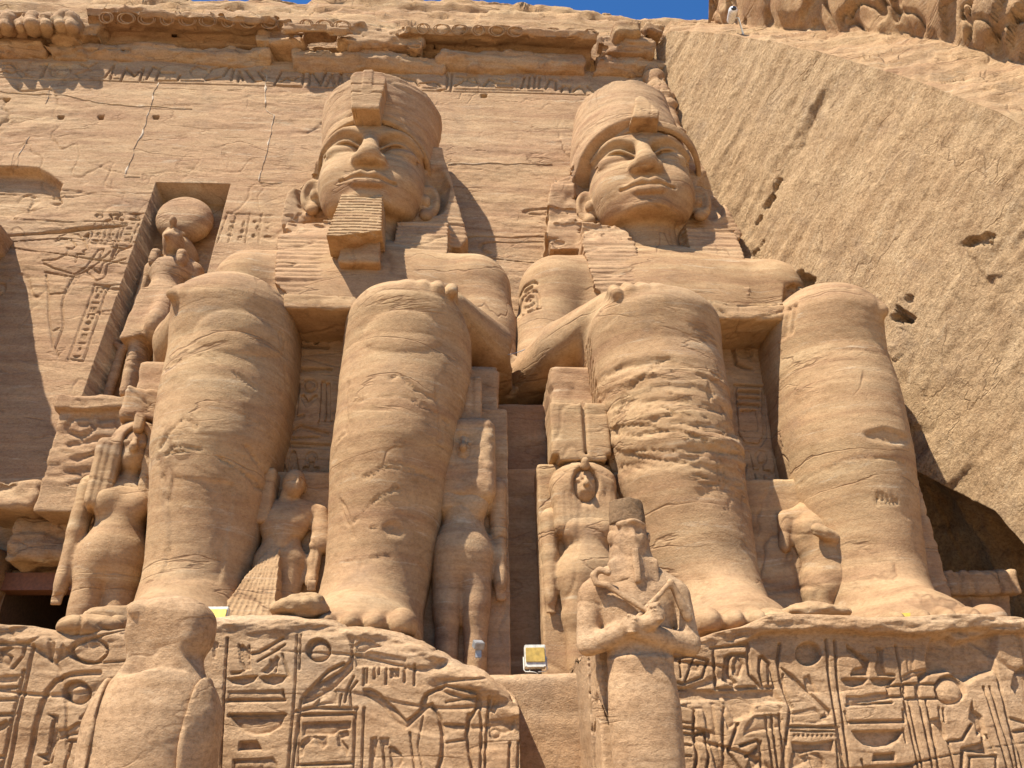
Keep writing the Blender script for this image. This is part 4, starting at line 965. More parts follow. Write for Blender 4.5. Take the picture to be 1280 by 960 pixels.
def king(cx, tables, tops, opts, name_seed):
    sd = name_seed; T1, T2 = [leg_table(LEG[k]) for k in tables]
    def upper(P):
        M = mirror(P, cx)
        d = bx(P, (cx, 20.3, 11.3), (2.4, 2.4, 1.0), .3)                                            # lap
        t = smin(ell(P, (cx, 23.2, 15.7), (3.45, 2.0, 3.3)), bx(P, (cx, 23.3, 14.2), (2.9, 1.5, 3.4), .8), .6)
        t = smin(t, ell(M, (1.6, 22.45, 15.8), (1.85, .95, 1.15)), .6)                              # chest
        t = smin(t, cap(M, (0, 23.3, 17.9), (3.75, 22.8, 16.95), 1.15, 1.28), .7)                      # shoulders
        eo = opts.get('elbow', 4.85)
        t = smin(t, chain(M, [(3.85, 22.7, 16.85), (4.2, 22.5, 15.0), (eo-.45, 21.6, 12.5)], [1.24, 1.12, .92], .3), .35)
        d = smin(d, t, .4)
        for sx, hz in ((-1, opts['hands'][0]), (1, opts['hands'][1])):
            fo = [(cx+sx*(eo+.10), 21.0, 12.35), (cx+sx*4.2, 18.9, 12.50), (cx+sx*3.15, 17.0, 12.65+hz*.5)]
            d = smin(d, chain(P, fo, [.80, .74, .55], .15), .10)
            hx = cx+sx*opts.get('hand', 2.75)
            h_ = smin(ell(P, (hx, 16.9, 12.80+hz), (.62, .8, .26)), ell(P, (hx-sx*.56, 17.2, 12.66+hz), (.17, .55, .14)), .12)
            for j in range(4):
                fx = hx+sx*(-.52+.34*j); kz = [12.86, 12.90, 12.88, 12.80][j]+hz
                h_ = smin(h_, chain(P, [(fx, 16.6, kz), (fx+sx*.02, 15.95, kz-.02), (fx+sx*.03, 15.55, kz-.35)], [.155, .15, .125]), .05)
            d = smin(d, h_, .10)
        if 'cut' in opts: d = opts['cut'](P, d)
        return d
    def body(P):
        z = P[:, 2]
        l1 = part_of(P, (z < 13.6) & (P[:, 0] < cx+1.2), lambda Q: leg_sdf(Q, T1, tops[0], -1))
        l2 = part_of(P, (z < 13.6) & (P[:, 0] > cx-1.2), lambda Q: leg_sdf(Q, T2, tops[1], 1))
        return smin(np.minimum(l1, l2), part_of(P, z > 9.2, upper), .25)
    head = king_head_sdf(cx+opts.get('hx', 0), opts.get('rot', 0))
    root = thing('colossal_statue', opts['label'], 'statue', (cx, 17.5, 4.0), 'seated colossal kings')
    def ex(V, N):
        d = weather(V, .030, .010, .0, .0, .006, sd)+.012*(np.floor(fbm(V+np.stack([0*V[:, 0], 0*V[:, 0], .10*V[:, 0]], 1), (.30, .30, 1.3), 4, sd+60)*5)-0)*.6
        z = V[:, 2]; low = 1-sstep(12.5, 14, z)
        d *= .55+.45*low
        if 'extra' in opts: d = d+opts['extra'](V, N)
        return d
    V1, Q1 = sdf(body, (cx-6.6, 13.2, 3.8), (cx+6.6, 25.4, 20), .046)
    N1 = normals(V1, Q1); V1 = V1+N1*ex(V1, N1)[:, None]
    V2, Q2 = sdf(head, (cx-2.9, 20.3, 17.2), (cx+2.9, 25.2, 24.8), .034)
    N2 = normals(V2, Q2)
    d2 = weather(V2, .025, .010, .02, .0, .006, sd+7)
    if 'hextra' in opts: d2 = d2+opts['hextra'](V2, N2)
    V2 = V2+N2*d2[:, None]
    mesh('body', np.concatenate([V1, V2]), np.concatenate([Q1, Q2+len(V1)]), opts['mat'], root)
    return root

# ---------------------------------------------------------------- left king: bearded
cxA, cxB = -3.75, 6.82
def A_extra(V, N):
    d = np.zeros(len(V)); f = (N[:, 1] < -.1)
    x, y, z = V[:, 0], V[:, 1], V[:, 2]
    pl = (z < 10.5)*(x < cxA)                                   # the smooth repaired shin of the right leg
    p = at(240, 660, 15.4); c = fbm(V, (.9, .9, .9), 3, 77)*.5
    e = np.maximum(np.abs(x-p[0])/.62, np.abs(z-p[2])/1.15)+c
    d -= .03*(1-sstep(.92, .98, e))*f*(x < cxA)
    for pts, w, dp in [([(195, 572), (225, 566), (262, 568), (310, 590), (330, 605)], .025, .05), ([(200, 560), (215, 545), (235, 530), (250, 540)], .03, .04),
                       ([(305, 555), (325, 580), (345, 560)], .03, .04), ([(202, 595), (212, 640), (205, 700), (215, 730)], .025, .03), ([(488, 482), (500, 475), (520, 492), (545, 500)], .025, .04),
                       ([(440, 505), (500, 502), (560, 520)], .02, .03), ([(430, 470), (432, 540), (420, 545)], .025, .03), ([(545, 480), (552, 545), (548, 545)], .025, .03), ([(420, 615), (438, 660), (450, 700), (448, 735)], .025, .04),
                       ([(440, 650), (470, 625), (495, 612)], .025, .04), ([(455, 600), (490, 585), (540, 592)], .02, .03), ([(462, 660), (500, 655)], .03, .04), ([(430, 700), (500, 690), (530, 700)], .025, .03), ([(215, 455), (260, 450), (330, 490)], .02, .03), ([(345, 395), (350, 470)], .02, .02)]:
        q = [at(a_, b_, 15.6) for a_, b_ in pts]
        W2 = V.copy(); W2[:, 1] = 15.6; dd = chain(W2, q, [0]*len(q))+fbm(V, (2.5, 2.5, 2.5), 3, 5)*.22
        d -= dp*(1-sstep(w*.4, w*1.5, np.abs(dd)))*f*(y < 17.4)
    # a raised cap over each knee
    for px in (292, 502):
        q = at(px, 412, 15.3); e = ((x-q[0])/.95)**2+((z-q[2])/.55)**2; d += .10*np.clip(1-e, 0, 1)**.6*f
    q = at(488, 655, 15.3); e = np.hypot((x-q[0])/.28, (z-q[2])/.2)+fbm(V, (3, 3, 3), 2, 6)
    d -= .05*(1-sstep(.5, 1, e))*f
    p = at(330, 410, 20)
    return d
def A_cut(P, d):
    # the ragged break along the outside of the left forearm
    n = fbm(P, (.9, .9, .9), 4, 33)
    return smax(d, -(bx(P, (cxA+5.6, 18.6, 12.1), (.75, 1.8, 2.6), .2)+n*1.2), .1)
KA = king(cxA, ('A1', 'A2'), (at(295, 346, 16.3)[2], at(500, 358, 16.3)[2]),
          dict(label='left seated colossal king with a long ribbed false beard and broken crown', mat=M_ST, extra=A_extra, cut=A_cut, hx=-.05, rot=-3, elbow=4.75, hands=(-.55, -.38)), 11.0)
# ---------------------------------------------------------------- right king
def B_extra(V, N):
    d = np.zeros(len(V)); f = (N[:, 1] < -.05); x, y, z = V[:, 0], V[:, 1], V[:, 2]
    # flaking layers on the shin
    m = sstep(7.0, 8.2, z+fbm(V, (.6, .6, .6), 3, 41)*3)*(1-sstep(10.05, 10.35, z+fbm(V, (.8, .8, .8), 3, 42)*1.2))*(x < cxB-.2)*f
    Q = V.copy(); Q[:, 2] += .10*x+fbm(V, (.5, .5, .5), 2, 44)*.8
    k = fbm(Q, (.42, .42, 2.9), 4, 43)*8; st = np.floor(k)+sstep(.95, 1, k-np.floor(k))
    d += m*(st*.034-.05+.06*fbm(Q, (1.6, 1.6, 4), 3, 49))
    c = np.abs(fbm(Q, (.25, .25, 2.0), 3, 47)); d -= m*.06*(1-sstep(0, .016, c))
    c = np.abs(fbm(V, (1.2, 1.2, .35), 3, 48)); d -= m*.05*(1-sstep(0, .010, c))*sstep(.5, .6, vnoise(V*.6))
    # right shin: a scar and a scratched word-like scrawl, a plugged slot near the knee
    q = at(1108, 548, 15.5); e = np.hypot((x-q[0])/.62, (z-q[2])/.22)+fbm(V, (2, 2, 2), 2, 6)*.8
    d -= .07*(1-sstep(.75, 1, e))*f
    for pts, w, dp in [([(990, 378), (990, 408)], .04, .08), ([(995, 378), (995, 408)], .04, .08), ([(1095, 618), (1096, 630)], .02, .05), ([(1101, 618), (1102, 630)], .02, .05), ([(1095, 624), (1102, 624)], .02, .05),
                       ([(1107, 622), (1107, 630)], .02, .05), ([(1111, 624), (1112, 630)], .02, .05), ([(1115, 622), (1117, 630), (1120, 624), (1122, 630)], .02, .05), ([(975, 455), (1030, 440), (1095, 445)], .02, .02), ([(1000, 590), (1060, 575), (1130, 580)], .02, .02)]:
        qq = [at(a_, b_, 15.6) for a_, b_ in pts]
        W2 = V.copy(); W2[:, 1] = 15.6; dd = chain(W2, qq, [0]*len(qq))
        d -= dp*(1-sstep(w*.4, w*1.5, dd))*f*(y < 17.4)
    # cartouche on the upper arm, and the lines of the kilt
    W2 = V.copy(); W2[:, 1] = 21.2; g = (y < 22.6)*(y > 20)*f*(z > 13)
    def ln(pts, w=.05, dp=.09):
        nonlocal d
        q_ = [at(a_, b_, 21.2) for a_, b_ in pts]
        d -= dp*(1-sstep(w*.5, w*1.4, chain(W2, q_, [0]*len(q_))))*g
    ln([(651, 380), (651, 362), (655, 354), (663, 351), (671, 355), (674, 364), (674, 379)], .055); ln([(650, 381), (676, 380)]); ln([(657, 378), (657, 370), (662, 374), (668, 370), (668, 378)])
    ln([(659, 361), (663, 358), (667, 361), (663, 365), (659, 361)]); ln([(652, 345), (657, 340), (668, 341), (672, 345)]); ln([(658, 347), (666, 347)])
    # pleats on the outer thigh
    s_ = ((x < cxB-2)*(N[:, 0] < -.4)*(y > 16.8)*(z < 11.6)*(z > 8.6)).astype(float)
    d -= s_*.05*(np.sin((z*1.0+y*.75)*22) > .3)
    return d
def B_cut(P, d):
    # hands-side shoulder on the right has lost its outer face
    n = fbm(P, (.8, .8, .8), 4, 35)
    return smax(d, -(bx(P, (cxB+4.9, 20.6, 15.4), (1.2, 1.2, 1.3), .2)+n*1.4), .12)
KB = king(cxB, ('B1', 'B2'), (at(820, 361, 16.3)[2], at(1030, 359, 16.3)[2]),
          dict(label='right seated colossal king without a beard, its left shin flaking in layers', mat=M_ST, extra=B_extra, cut=B_cut, hx=-.28, rot=6, elbow=5.0, hands=(-.34, -.75)), 14.0)

# ---------------------------------------------------------------- crowns, headcloths, beard, cobra
def crown(root, cx, rs, zs_, ztilt, seed, off=(0, 0)):
    c = (cx+off[0], 23.15+off[1])
    def f(P):
        n = fbm(P, (.35, .35, .35), 3, seed)
        d = lathe(P, c, zs_, rs)+n*.25
        d = smax(d, (23.52-(P[:, 1]-21.2)*ztilt)-P[:, 2], .1)
        top = P[:, 2]-(zs_[-1]-.05+fbm(P, (.7, .7, .1), 4, seed+2)*1.1-.25*np.maximum(P[:, 0]-c[0], 0)*(.3 if seed < 50 else .1))
        return smax(d, top, .02)
    carve('crown', f, (cx-3.1, 20.3, 21.2), (cx+3.1, 26.2, 27.4), .055, M_ST2, root, dict(big=.03, strata=.03, crack=.03, flake=.015, fine=.01, seed=seed))
    # the band over the brow
    def g(P):
        q = P.copy(); q[:, 2] = P[:, 2]+(P[:, 1]-21.2)*.52
        r = np.hypot((P[:, 0]-cx)/2.08, (P[:, 1]-23.1)/1.95)
        return np.maximum(np.maximum(np.abs(r-1)*1.9-.09, np.abs(q[:, 2]-23.46)-.16), P[:, 1]-24.2)
    carve('headband', g, (cx-2.6, 20.7, 21.2), (cx+2.6, 24.6, 23.9), .045, M_ST, root, dict(big=.02, strata=.02, crack=.02, seed=seed+3))
crown(KA, cxA, [1.98, 2.12, 2.26, 2.36, 2.40, 2.40], [22.0, 23.1, 23.9, 24.7, 25.2, 25.6], .62, 31, (.12, .1))
crown(KB, cxB, [2.32, 2.36, 2.26, 2.12, 2.02, 1.98], [22.0, 23.2, 24.2, 25.2, 25.9, 26.25], .62, 61, (-.62, .15))
# cobras on the brow
def f(P):
    d = poly2(P[:, 0]-(cxA-.12), P[:, 2], [(-.50, 23.2), (.48, 23.2), (.64, 24.25), (.68, 24.7), (.52, 24.98), (.1, 25.05), (-.5, 24.95), (-.64, 24.7), (-.58, 24.2)])
    e = ext(d, P[:, 1], 20.35, 21.7)
    x = P[:, 0]-(cxA-.12)
    e = e+np.where((np.abs(x) < .17), -.04, 0)+.03*((np.abs(P[:, 2]-24.35) < .05) | (np.abs(P[:, 2]-23.95) < .03))*(P[:, 1] < 20.6)
    return np.maximum(e, -(P[:, 1]-20.35)+(24.2-P[:, 2])*.10-.02)
carve('uraeus', f, (cxA-1.2, 19.9, 22.8), (cxA+1.2, 22, 25.8), .04, M_ST2, KA, dict(big=.03, strata=.02, crack=.03, flake=.02, seed=71))
def f(P):
    x = P[:, 0]-(cxB-.38)
    d = poly2(x, P[:, 2], [(-.62, 23.25), (.45, 23.25), (.50, 23.7), (.26, 24.3), (.10, 24.75), (-.10, 24.85), (-.22, 24.6), (-.35, 24.1)])
    e = ext(d, P[:, 1], 20.55, 21.8)+fbm(P, (1.2, 1.2, 1.2), 3, 72)*.35
    return smax(e, -(P[:, 1]-20.55)+(P[:, 2]-23.4)*.28-.02, .1)
carve('uraeus', f, (cxB-1.3, 19.9, 22.9), (cxB+1.3, 22.2, 25.6), .04, M_ST, KB, dict(big=.03, strata=.02, crack=.03, seed=73))
# false beard
def f(P):
    zt, zb = 19.88, 17.45; t = np.clip((zt-P[:, 2])/(zt-zb), 0, 1); x = P[:, 0]-(cxA-.08+.0*t)
    yf = 21.18-.82*t; hw = .70+.20*t
    d = np.maximum(np.abs(x)-hw, np.maximum(yf-P[:, 1], P[:, 1]-(yf+1.15)))
    d = np.maximum(d, P[:, 2]-zt)
    n = fbm(P, (1.0, 1.0, 1.0), 4, 74)
    d = np.maximum(d, zb+.35*np.clip(x+.2, -.3, 1)*.6+n*.5-P[:, 2])
    st = np.abs(((P[:, 2]+.06*np.abs(x))/.165) % 1-.5)
    return d-.0+.035*(st < .17)*(P[:, 1] < yf+.25)
carve('false_beard', f, (cxA-1.3, 19.9, 16.9), (cxA+1.3, 22.4, 20.6), .03, M_ST, KA, dict(big=.03, strata=.012, crack=.04, fine=.006, seed=75))
def f(P):
    return bx(P, (cxA+.05, 21.55, 17.35), (.66, .55, .5), .06)+fbm(P, (1.0, 1.0, 1.0), 3, 79)*.3
carve('beard_support', f, (cxA-1.3, 20.3, 16.0), (cxA+1.3, 22.4, 18.0), .05, M_ST, KA, dict(big=.05, strata=.03, crack=.04, seed=76))
# headcloths: two wings behind the ears and the lappets on the chest
def headcloth(root, cx, L, Rr, seed, brokenL):
    def f(P):
        pts = [(at(a_, b_, 22.5)[0], at(a_, b_, 22.5)[2]) for a_, b_ in L+Rr[::-1]]
        d = ext(poly2(P[:, 0], P[:, 2], pts), P[:, 1], 22.75, 24.6)
        M = mirror(P, cx)
        t = np.clip((19.4-P[:, 2])/3, 0, 1)
        lp = poly2(M[:, 0], P[:, 2], [(1.05, 19.6), (2.9, 19.6), (2.95, 18.3), (2.7, 16.2), (2.2, 15.7), (1.15, 15.75), (.95, 17.5)])
        yfr = 22.05-.75*t+np.where(P[:, 0] > cx, .22, 0)
        lap = np.maximum(lp, np.maximum(yfr-P[:, 1], P[:, 1]-(yfr+1.3)))
        d = smin(d, lap, .25)
        st = np.abs((P[:, 2]/.21) % 1-.5)
        side = 1.0*(P[:, 0] < cx) if not brokenL else 1.0*(P[:, 0] > cx)+(P[:, 0] <= cx)*(P[:, 2] < 18.6)
        d = d+.03*(st < .16)*side*(P[:, 2] < 20.3)
        n = fbm(P, (.8, .8, .8), 4, seed)
        for sx in (-1, 1): d = smax(d, -(ell(P, (cx+sx*2.35, 22.5, 21.5), (.55, .75, 1.25))+n*.5), .1)
        if brokenL: d = np.where((P[:, 0] < cx) & (P[:, 2] > 18.6), d+.16*np.floor(np.maximum(fbm(P, (.55, .55, 1.5), 4, seed)+.1, 0)*9)*.5+np.maximum(n, 0)*.5, d)
        return d
    carve('headcloth', f, (cx-4.6, 20.6, 15.2), (cx+4.9, 25, 24.2), .05, M_ST2, root, dict(big=.04, strata=.03, crack=.04, flake=.02, fine=.01, seed=seed))
headcloth(KA, cxA, [(412, 180), (395, 192), (376, 213), (357, 236), (350, 262), (349, 292)], [(552, 178), (560, 205), (568, 232), (577, 262), (585, 292), (574, 306)], 81, True)
headcloth(KB, cxB, [(722, 180), (713, 205), (692, 213), (686, 240), (682, 286), (688, 306)], [(868, 180), (886, 208), (905, 240), (931, 287), (924, 300), (930, 306)], 91, True)
# kilt edge between the knees
for root, cx, l_, r_, lab in ((KA, cxA, 366, 436, 1), (KB, cxB, 893, 965, 2)):
    a_, b_ = at(l_, 380, 16.2), at(r_, 380, 16.2); zt, zb = at(400, 371, 16.2)[2], at(400, 391, 16.2)[2]
    if lab == 2: zt, zb = at(930, 381, 16.2)[2], at(930, 404, 16.2)[2]
    f = lambda P: bx(P, ((a_[0]+b_[0])/2, 17.3, (zt+zb)/2), ((b_[0]-a_[0])/2+.25, 1.3, (zt-zb)/2), .06)+fbm(P, (.9, .9, 1.5), 3, 5)*.15
    carve('kilt_hem', f, (a_[0]-.8, 15.3, zb-.7), (b_[0]+.8, 19, zt+.7), .05, M_ST, root, dict(big=.05, strata=.04, crack=.05, flake=.03, seed=100+lab))
# thrones
for root, cx, hw0, hw1, sd in ((KA, cxA, -4.6, 4.5, 110), (KB, cxB, -4.75, 4.4, 115)):
    f = lambda P: np.minimum(bx(P, (cx+(hw0+hw1)/2, 20.6, 7.2), ((hw1-hw0)/2, 3.0, 4.0), .1), bx(P, (cx+(hw0+hw1)/2, 22.3, 9.0), ((hw1-hw0)/2-.2, 1.8, 2.6), .15))
    carve('throne', f, (cx+hw0-1, 16.8, 2.8), (cx+hw1+1, 24.4, 12.3), .085, M_ST2, root, dict(big=.06, strata=.05, crack=.06, flake=.03, seed=sd))
# inscribed panels between the shins
def panel(root, cx, x0, x1, z0, z1, Y, draw, seed):
    us_ = lin(x0, x1, .022); zs_ = lin(z0, z1, .022); R = Relief(us_, zs_); draw(R, lambda px, py: (at(px, py, Y)[0], at(px, py, Y)[2]))
    U_, Z_ = np.meshgrid(us_, zs_); P = np.stack([U_.ravel(), 0*U_.ravel()+Y, Z_.ravel()], 1)
    P[:, 1] += R.D.ravel()-weather(P, .05, .02, .04, .02, .01, seed)
    n = len(P); fr = grid_faces(len(zs_), len(us_))
    mesh('inscribed_panel', P, fr, M_ST2, root)
def drA(R, q):
    l = lambda pts, w=.04, d=.11: R.line([q(*p) for p in pts], w*1.15, d*1.6)
    l([(372, 400), (412, 404)]); l([(375, 425), (378, 410), (385, 425)]); l([(395, 428), (405, 412), (412, 425)]); l([(372, 462), (412, 462)], .05, .09); l([(372, 432), (410, 434)])
    R.line([q(*p) for p in ring((387, 482), 8, 7)], .035, .07); l([(378, 495), (384, 505), (394, 495)]); l([(367, 480), (363, 520)]); l([(372, 480), (368, 522)]); l([(404, 478), (402, 526)]); l([(410, 480), (410, 526)]); l([(366, 523), (378, 520)]); l([(400, 528), (412, 528)])
    l([(363, 540), (375, 533), (408, 542)], .04, .08); l([(366, 547), (398, 546)], .02); l([(360, 555), (410, 557)], .05, .08)
    l([(358, 598), (366, 565), (373, 598)]); l([(350, 575), (356, 590)]); R.line([q(*p) for p in ring((389, 572), 6, 7)], .03, .07); l([(389, 579), (387, 602)]); l([(381, 585), (396, 586)])
panel(KA, cxA, cxA-1.35, cxA+1.35, 7.6, 12.0, 17.52, drA, 121)
def drB(R, q):
    l = lambda pts, w=.04, d=.11: R.line([q(*p) for p in pts], w*1.15, d*1.6)
    R.sink([q(*p) for p in ring((931, 441), 10, 7)], .09, .5); l([(915, 430), (920, 455), (940, 462)]); l([(952, 420), (962, 500)])
    l([(919, 482), (954, 484), (957, 545), (950, 556), (930, 554), (922, 540), (919, 482)], .035); 
    for y in (490, 498, 506): l([(925, y), (948, y+1)])
    for x in (928, 933, 938, 943): l([(x, 514), (x+2, 536)])
    l([(928, 600), (935, 566), (944, 600)]); R.line([q(*p) for p in ring((952, 572), 6, 8)], .03, .07); l([(952, 580), (955, 606)]); l([(945, 588), (962, 590)]); l([(960, 480), (975, 610)], .04)
panel(KB, cxB, cxB-1.35, cxB+1.35, 7.4, 11.8, 17.52, drB, 122)
# ================================================================== SMALLER STATUES
def local(P, o, H, rz=0.0):
    q = (P-np.array(o))/H
    if rz:
        c_, s_ = math.cos(rz), math.sin(rz); q = np.stack([q[:, 0]*c_+q[:, 1]*s_, -q[:, 0]*s_+q[:, 1]*c_, q[:, 2]], 1)
    return q
def woman_sdf(q, arm=0):
    """a standing woman in a close sheath, unit height, facing -y"""
    m = q.copy(); m[:, 0] = np.abs(q[:, 0])
    d = smin(cap(m, (.078, .01, .05), (.074, .0, .28), .060, .074), cap(m, (.074, .0, .28), (.072, .0, .46), .074, .100), .05)
    d = smin(d, ell(m, (0, .0, .47), (.165-.035*arm, .105, .11)), .08)
    d = smin(d, cap(m, (0, .0, .52), (0, .0, .62), .115, .105), .07)
    d = smin(d, ell(m, (0, .005, .705), (.170, .095, .09)), .07)
    d = smin(d, ell(m, (.082, -.080+.02*arm, .675), (.064, .056-.012*arm, .058)), .03)
    d = smin(d, cap(m, (.10, .01, .765), (.195, .02, .75), .05, .05), .05)
    d = smin(d, cap(m, (0, .0, .74), (0, -.005, .83), .052, .05), .04)
    d = smin(d, smin(ell(m, (0, -.02, .905), (.085, .092, .100)), ell(m, (0, -.050, .855), (.055, .052, .045)), .03), .02)
    d = smin(d, smin(cap(m, (0, -.106, .925), (0, -.124, .888), .011, .021), ell(m, (0, -.102, .858), (.032, .014, .011)), .012), .012)
    d = smax(d, -ell(m, (.038, -.114, .915), (.027, .022, .015)), .008)
    d = smin(d, ell(m, (.038, -.096, .913), (.022, .016, .011)), .004)
    d = smin(d, smin(smin(cap(m, (.200, .02, .74), (.205, .02, .57), .054, .048), cap(m, (.205, .02, .57), (.212, .0, .40), .046, .036), .02), ell(m, (.212, -.0, .36), (.036, .040, .052)), .02), .025)
    for j in range(4): d = np.minimum(d, cap(m, (.194+.013*j, -.02+.006*j, .345), (.195+.013*j, -.01, .295), .011, .009))
    return d
def wig_sdf(q, longer=.64):
    m = q.copy(); m[:, 0] = np.abs(q[:, 0])
    cap_ = smax(ell(m, (0, .005, .925), (.150, .125, .120)), -(ell(m, (0, -.11, .880), (.078, .09, .105))), .015)
    lap = bx(m, (.122, -.035, (.93+longer)/2), (.068, .070, (.93-longer)/2), .03)
    back = bx(m, (0, .07, .80), (.17, .05, .16), .03)
    d = smin(smin(cap_, lap, .03), back, .03)
    st = np.abs((q[:, 0]*1.0/.032) % 1-.5)
    return d+.0035*(st < .2)*(q[:, 2] < .90)
def statue(name, label, cat, o, H, parts, h, seed, group=None, mat=M_ST, rz=0.0, ws=1.0, xs=1.0, lean=0.0, xlean=0.0):
    root = thing(name, label, cat, o, group)
    for nm, fn, lo, hi in parts:
        def f(P, fn=fn):
            q = local(P, o, H, rz); q[:, 1] -= lean*q[:, 2]; q[:, 0] += xlean*q[:, 2]; q[:, 0] /= xs
            return fn(q)*H*min(1.0, xs)
        c_ = abs(math.cos(rz))+abs(math.sin(rz)) if rz else 1.0
        L_ = np.array(o)+H*np.array([lo[0]*c_-abs(xlean)*hi[2], lo[1]*c_, lo[2]]); U_ = np.array(o)+H*np.array([hi[0]*c_, hi[1]*c_+lean*hi[2], hi[2]])
        carve(nm, f, L_-.2, U_+.2, h, M_OC if (nm == 'crown' and mat is M_OS) else mat, root, dict(big=.03*ws, strata=.014*ws, crack=.03*ws, flake=.012*ws, fine=.006, seed=seed))
    return root
G_Q = 'royal women beside the kings\' legs'
# woman in the shaded bay, with a tall crown of signs, against a slab
def crownA(q):
    d = np.minimum(bx(q, (0, .02, 1.135), (.105, .085, .115), .012), bx(q, (0, .01, 1.015), (.118, .09, .02), .01))
    R_ = np.minimum(np.abs(np.abs(q[:, 0])-.05), np.abs(q[:, 0]))
    return d+.006*((R_ < .008) & (q[:, 1] < -.05) & (q[:, 2] > 1.06))
def slab(w, top, y=.16, t=.07, x=0.0): return lambda q: bx(q, (x, y, top/2), (w, t, top/2), .015)
def wigA(q):
    d = bx(q, (0, .0, .855), (.185, .115, .185), .05)
    d = smax(d, -ell(q, (0, -.16, .90), (.07, .06, .06)), .03)
    return d+fbm(q, (9, 9, 14), 4, 3)*.035
def wigB(q):
    d = smin(ell(q, (0, .005, .925), (.185, .135, .115)), bx(q, (0, .01, .80), (.185, .105, .155), .05), .05)
    d = smax(d, -ell(q, (0, -.135, .880), (.082, .09, .105)), .015)
    st = np.abs((q[:, 0]/.033) % 1-.5); rg = np.abs((q[:, 2]-.985+.9*q[:, 0]**2)/.03)
    return d+.003*(st < .16)*(q[:, 2] < .86)+.004*(np.abs(rg-1) < .12)
o = (-.15, 17.05, 3.45); H = 5.55
statue('queen_statue', 'shaded queen statue with a tall block crown, standing in the gap beside the bearded king', 'statue', o, H,
       [('body', lambda q: woman_sdf(q, 1), (-.3, -.2, 0), (.3, .15, 1.03)), ('wig', wigA, (-.25, -.2, .6), (.25, .2, 1.08)), ('crown', crownA, (-.2, -.15, .95), (.2, .2, 1.27)), ('back_slab', slab(.265, 1.13, .115, .10), (-.32, .05, -.02), (.32, .28, 1.2))], .045, 301, G_Q, M_ST2, xs=.72)
def crownB(q):
    d = bx(q, (-.005, .03, 1.20), (.175, .11, .145), .012)
    d = np.minimum(d, bx(q, (0, .02, 1.045), (.14, .10, .02), .01))
    return d+.02*((np.abs(q[:, 0]-.02) < .012) & (q[:, 1] < -.02) & (q[:, 2] > 1.06))
def cob(q): return smin(cap(q, (0, -.118, .985), (0, -.128, 1.0), .016, .02), ell(q, (0, -.12, .975), (.03, .02, .02)), .01)
o = (2.62, 16.9, 3.4); H = 4.62
statue('queen_statue', 'sunlit queen statue with twin tall plumes, behind the statue with crossed arms', 'statue', o, H,
       [('body', lambda q: woman_sdf(q, 1), (-.3, -.2, 0), (.3, .15, 1.03)), ('wig', wigB, (-.25, -.2, .6), (.25, .2, 1.08)), ('crown', crownB, (-.22, -.15, .95), (.22, .2, 1.38)), ('cobra', cob, (-.1, -.2, .9), (.1, 0, 1.1)), ('back_slab', slab(.26, 1.04, .115, .10), (-.34, .05, -.02), (.34, .28, 1.1))], .040, 302, G_Q, xs=.86)
o = (-7.78, 17.2, 3.35); H = 5.7
def crownC(q):
    d = np.minimum(bx(q, (.03, .02, 1.10), (.15, .10, .075), .02), bx(q, (0, -.10, .995), (.022, .03, .035), .01))
    return d+fbm(q, (12, 12, 12), 3, 2)*.02
statue('queen_statue', 'full-figured queen statue with a long striped wig, above the dark doorway at far left', 'statue', o, H,
       [('body', lambda q: woman_sdf(q, .6), (-.3, -.2, 0), (.3, .15, 1.03)), ('wig', wig_sdf, (-.22, -.2, .6), (.22, .2, 1.08)), ('crown', crownC, (-.22, -.2, .93), (.25, .2, 1.22)), ('back_slab', slab(.20, .98, .16, .10, .05), (-.32, .0, -.02), (.32, .32, 1.05))], .04, 303, G_Q, M_ST, .30, xs=.72)
def f(P): return np.minimum(bx(P, (1.3, 19.4, 5.5), (1.3, 1.2, 3.1), .05), bx(P, (1.3, 20.6, 6.5), (1.3, 1.2, 4.4), .05))+fbm(P, (.8, .8, .8), 3, 71)*.12
root = thing('gap_wall', 'plain shaded stone wall closing the gap between the two thrones', 'wall', (1.3, 19.4, 3.3))
carve('wall_face', f, (-.4, 17.8, 2.3), (3.0, 22.2, 11.3), .06, M_ST2, root, dict(big=.05, strata=.03, crack=.05, seed=72))
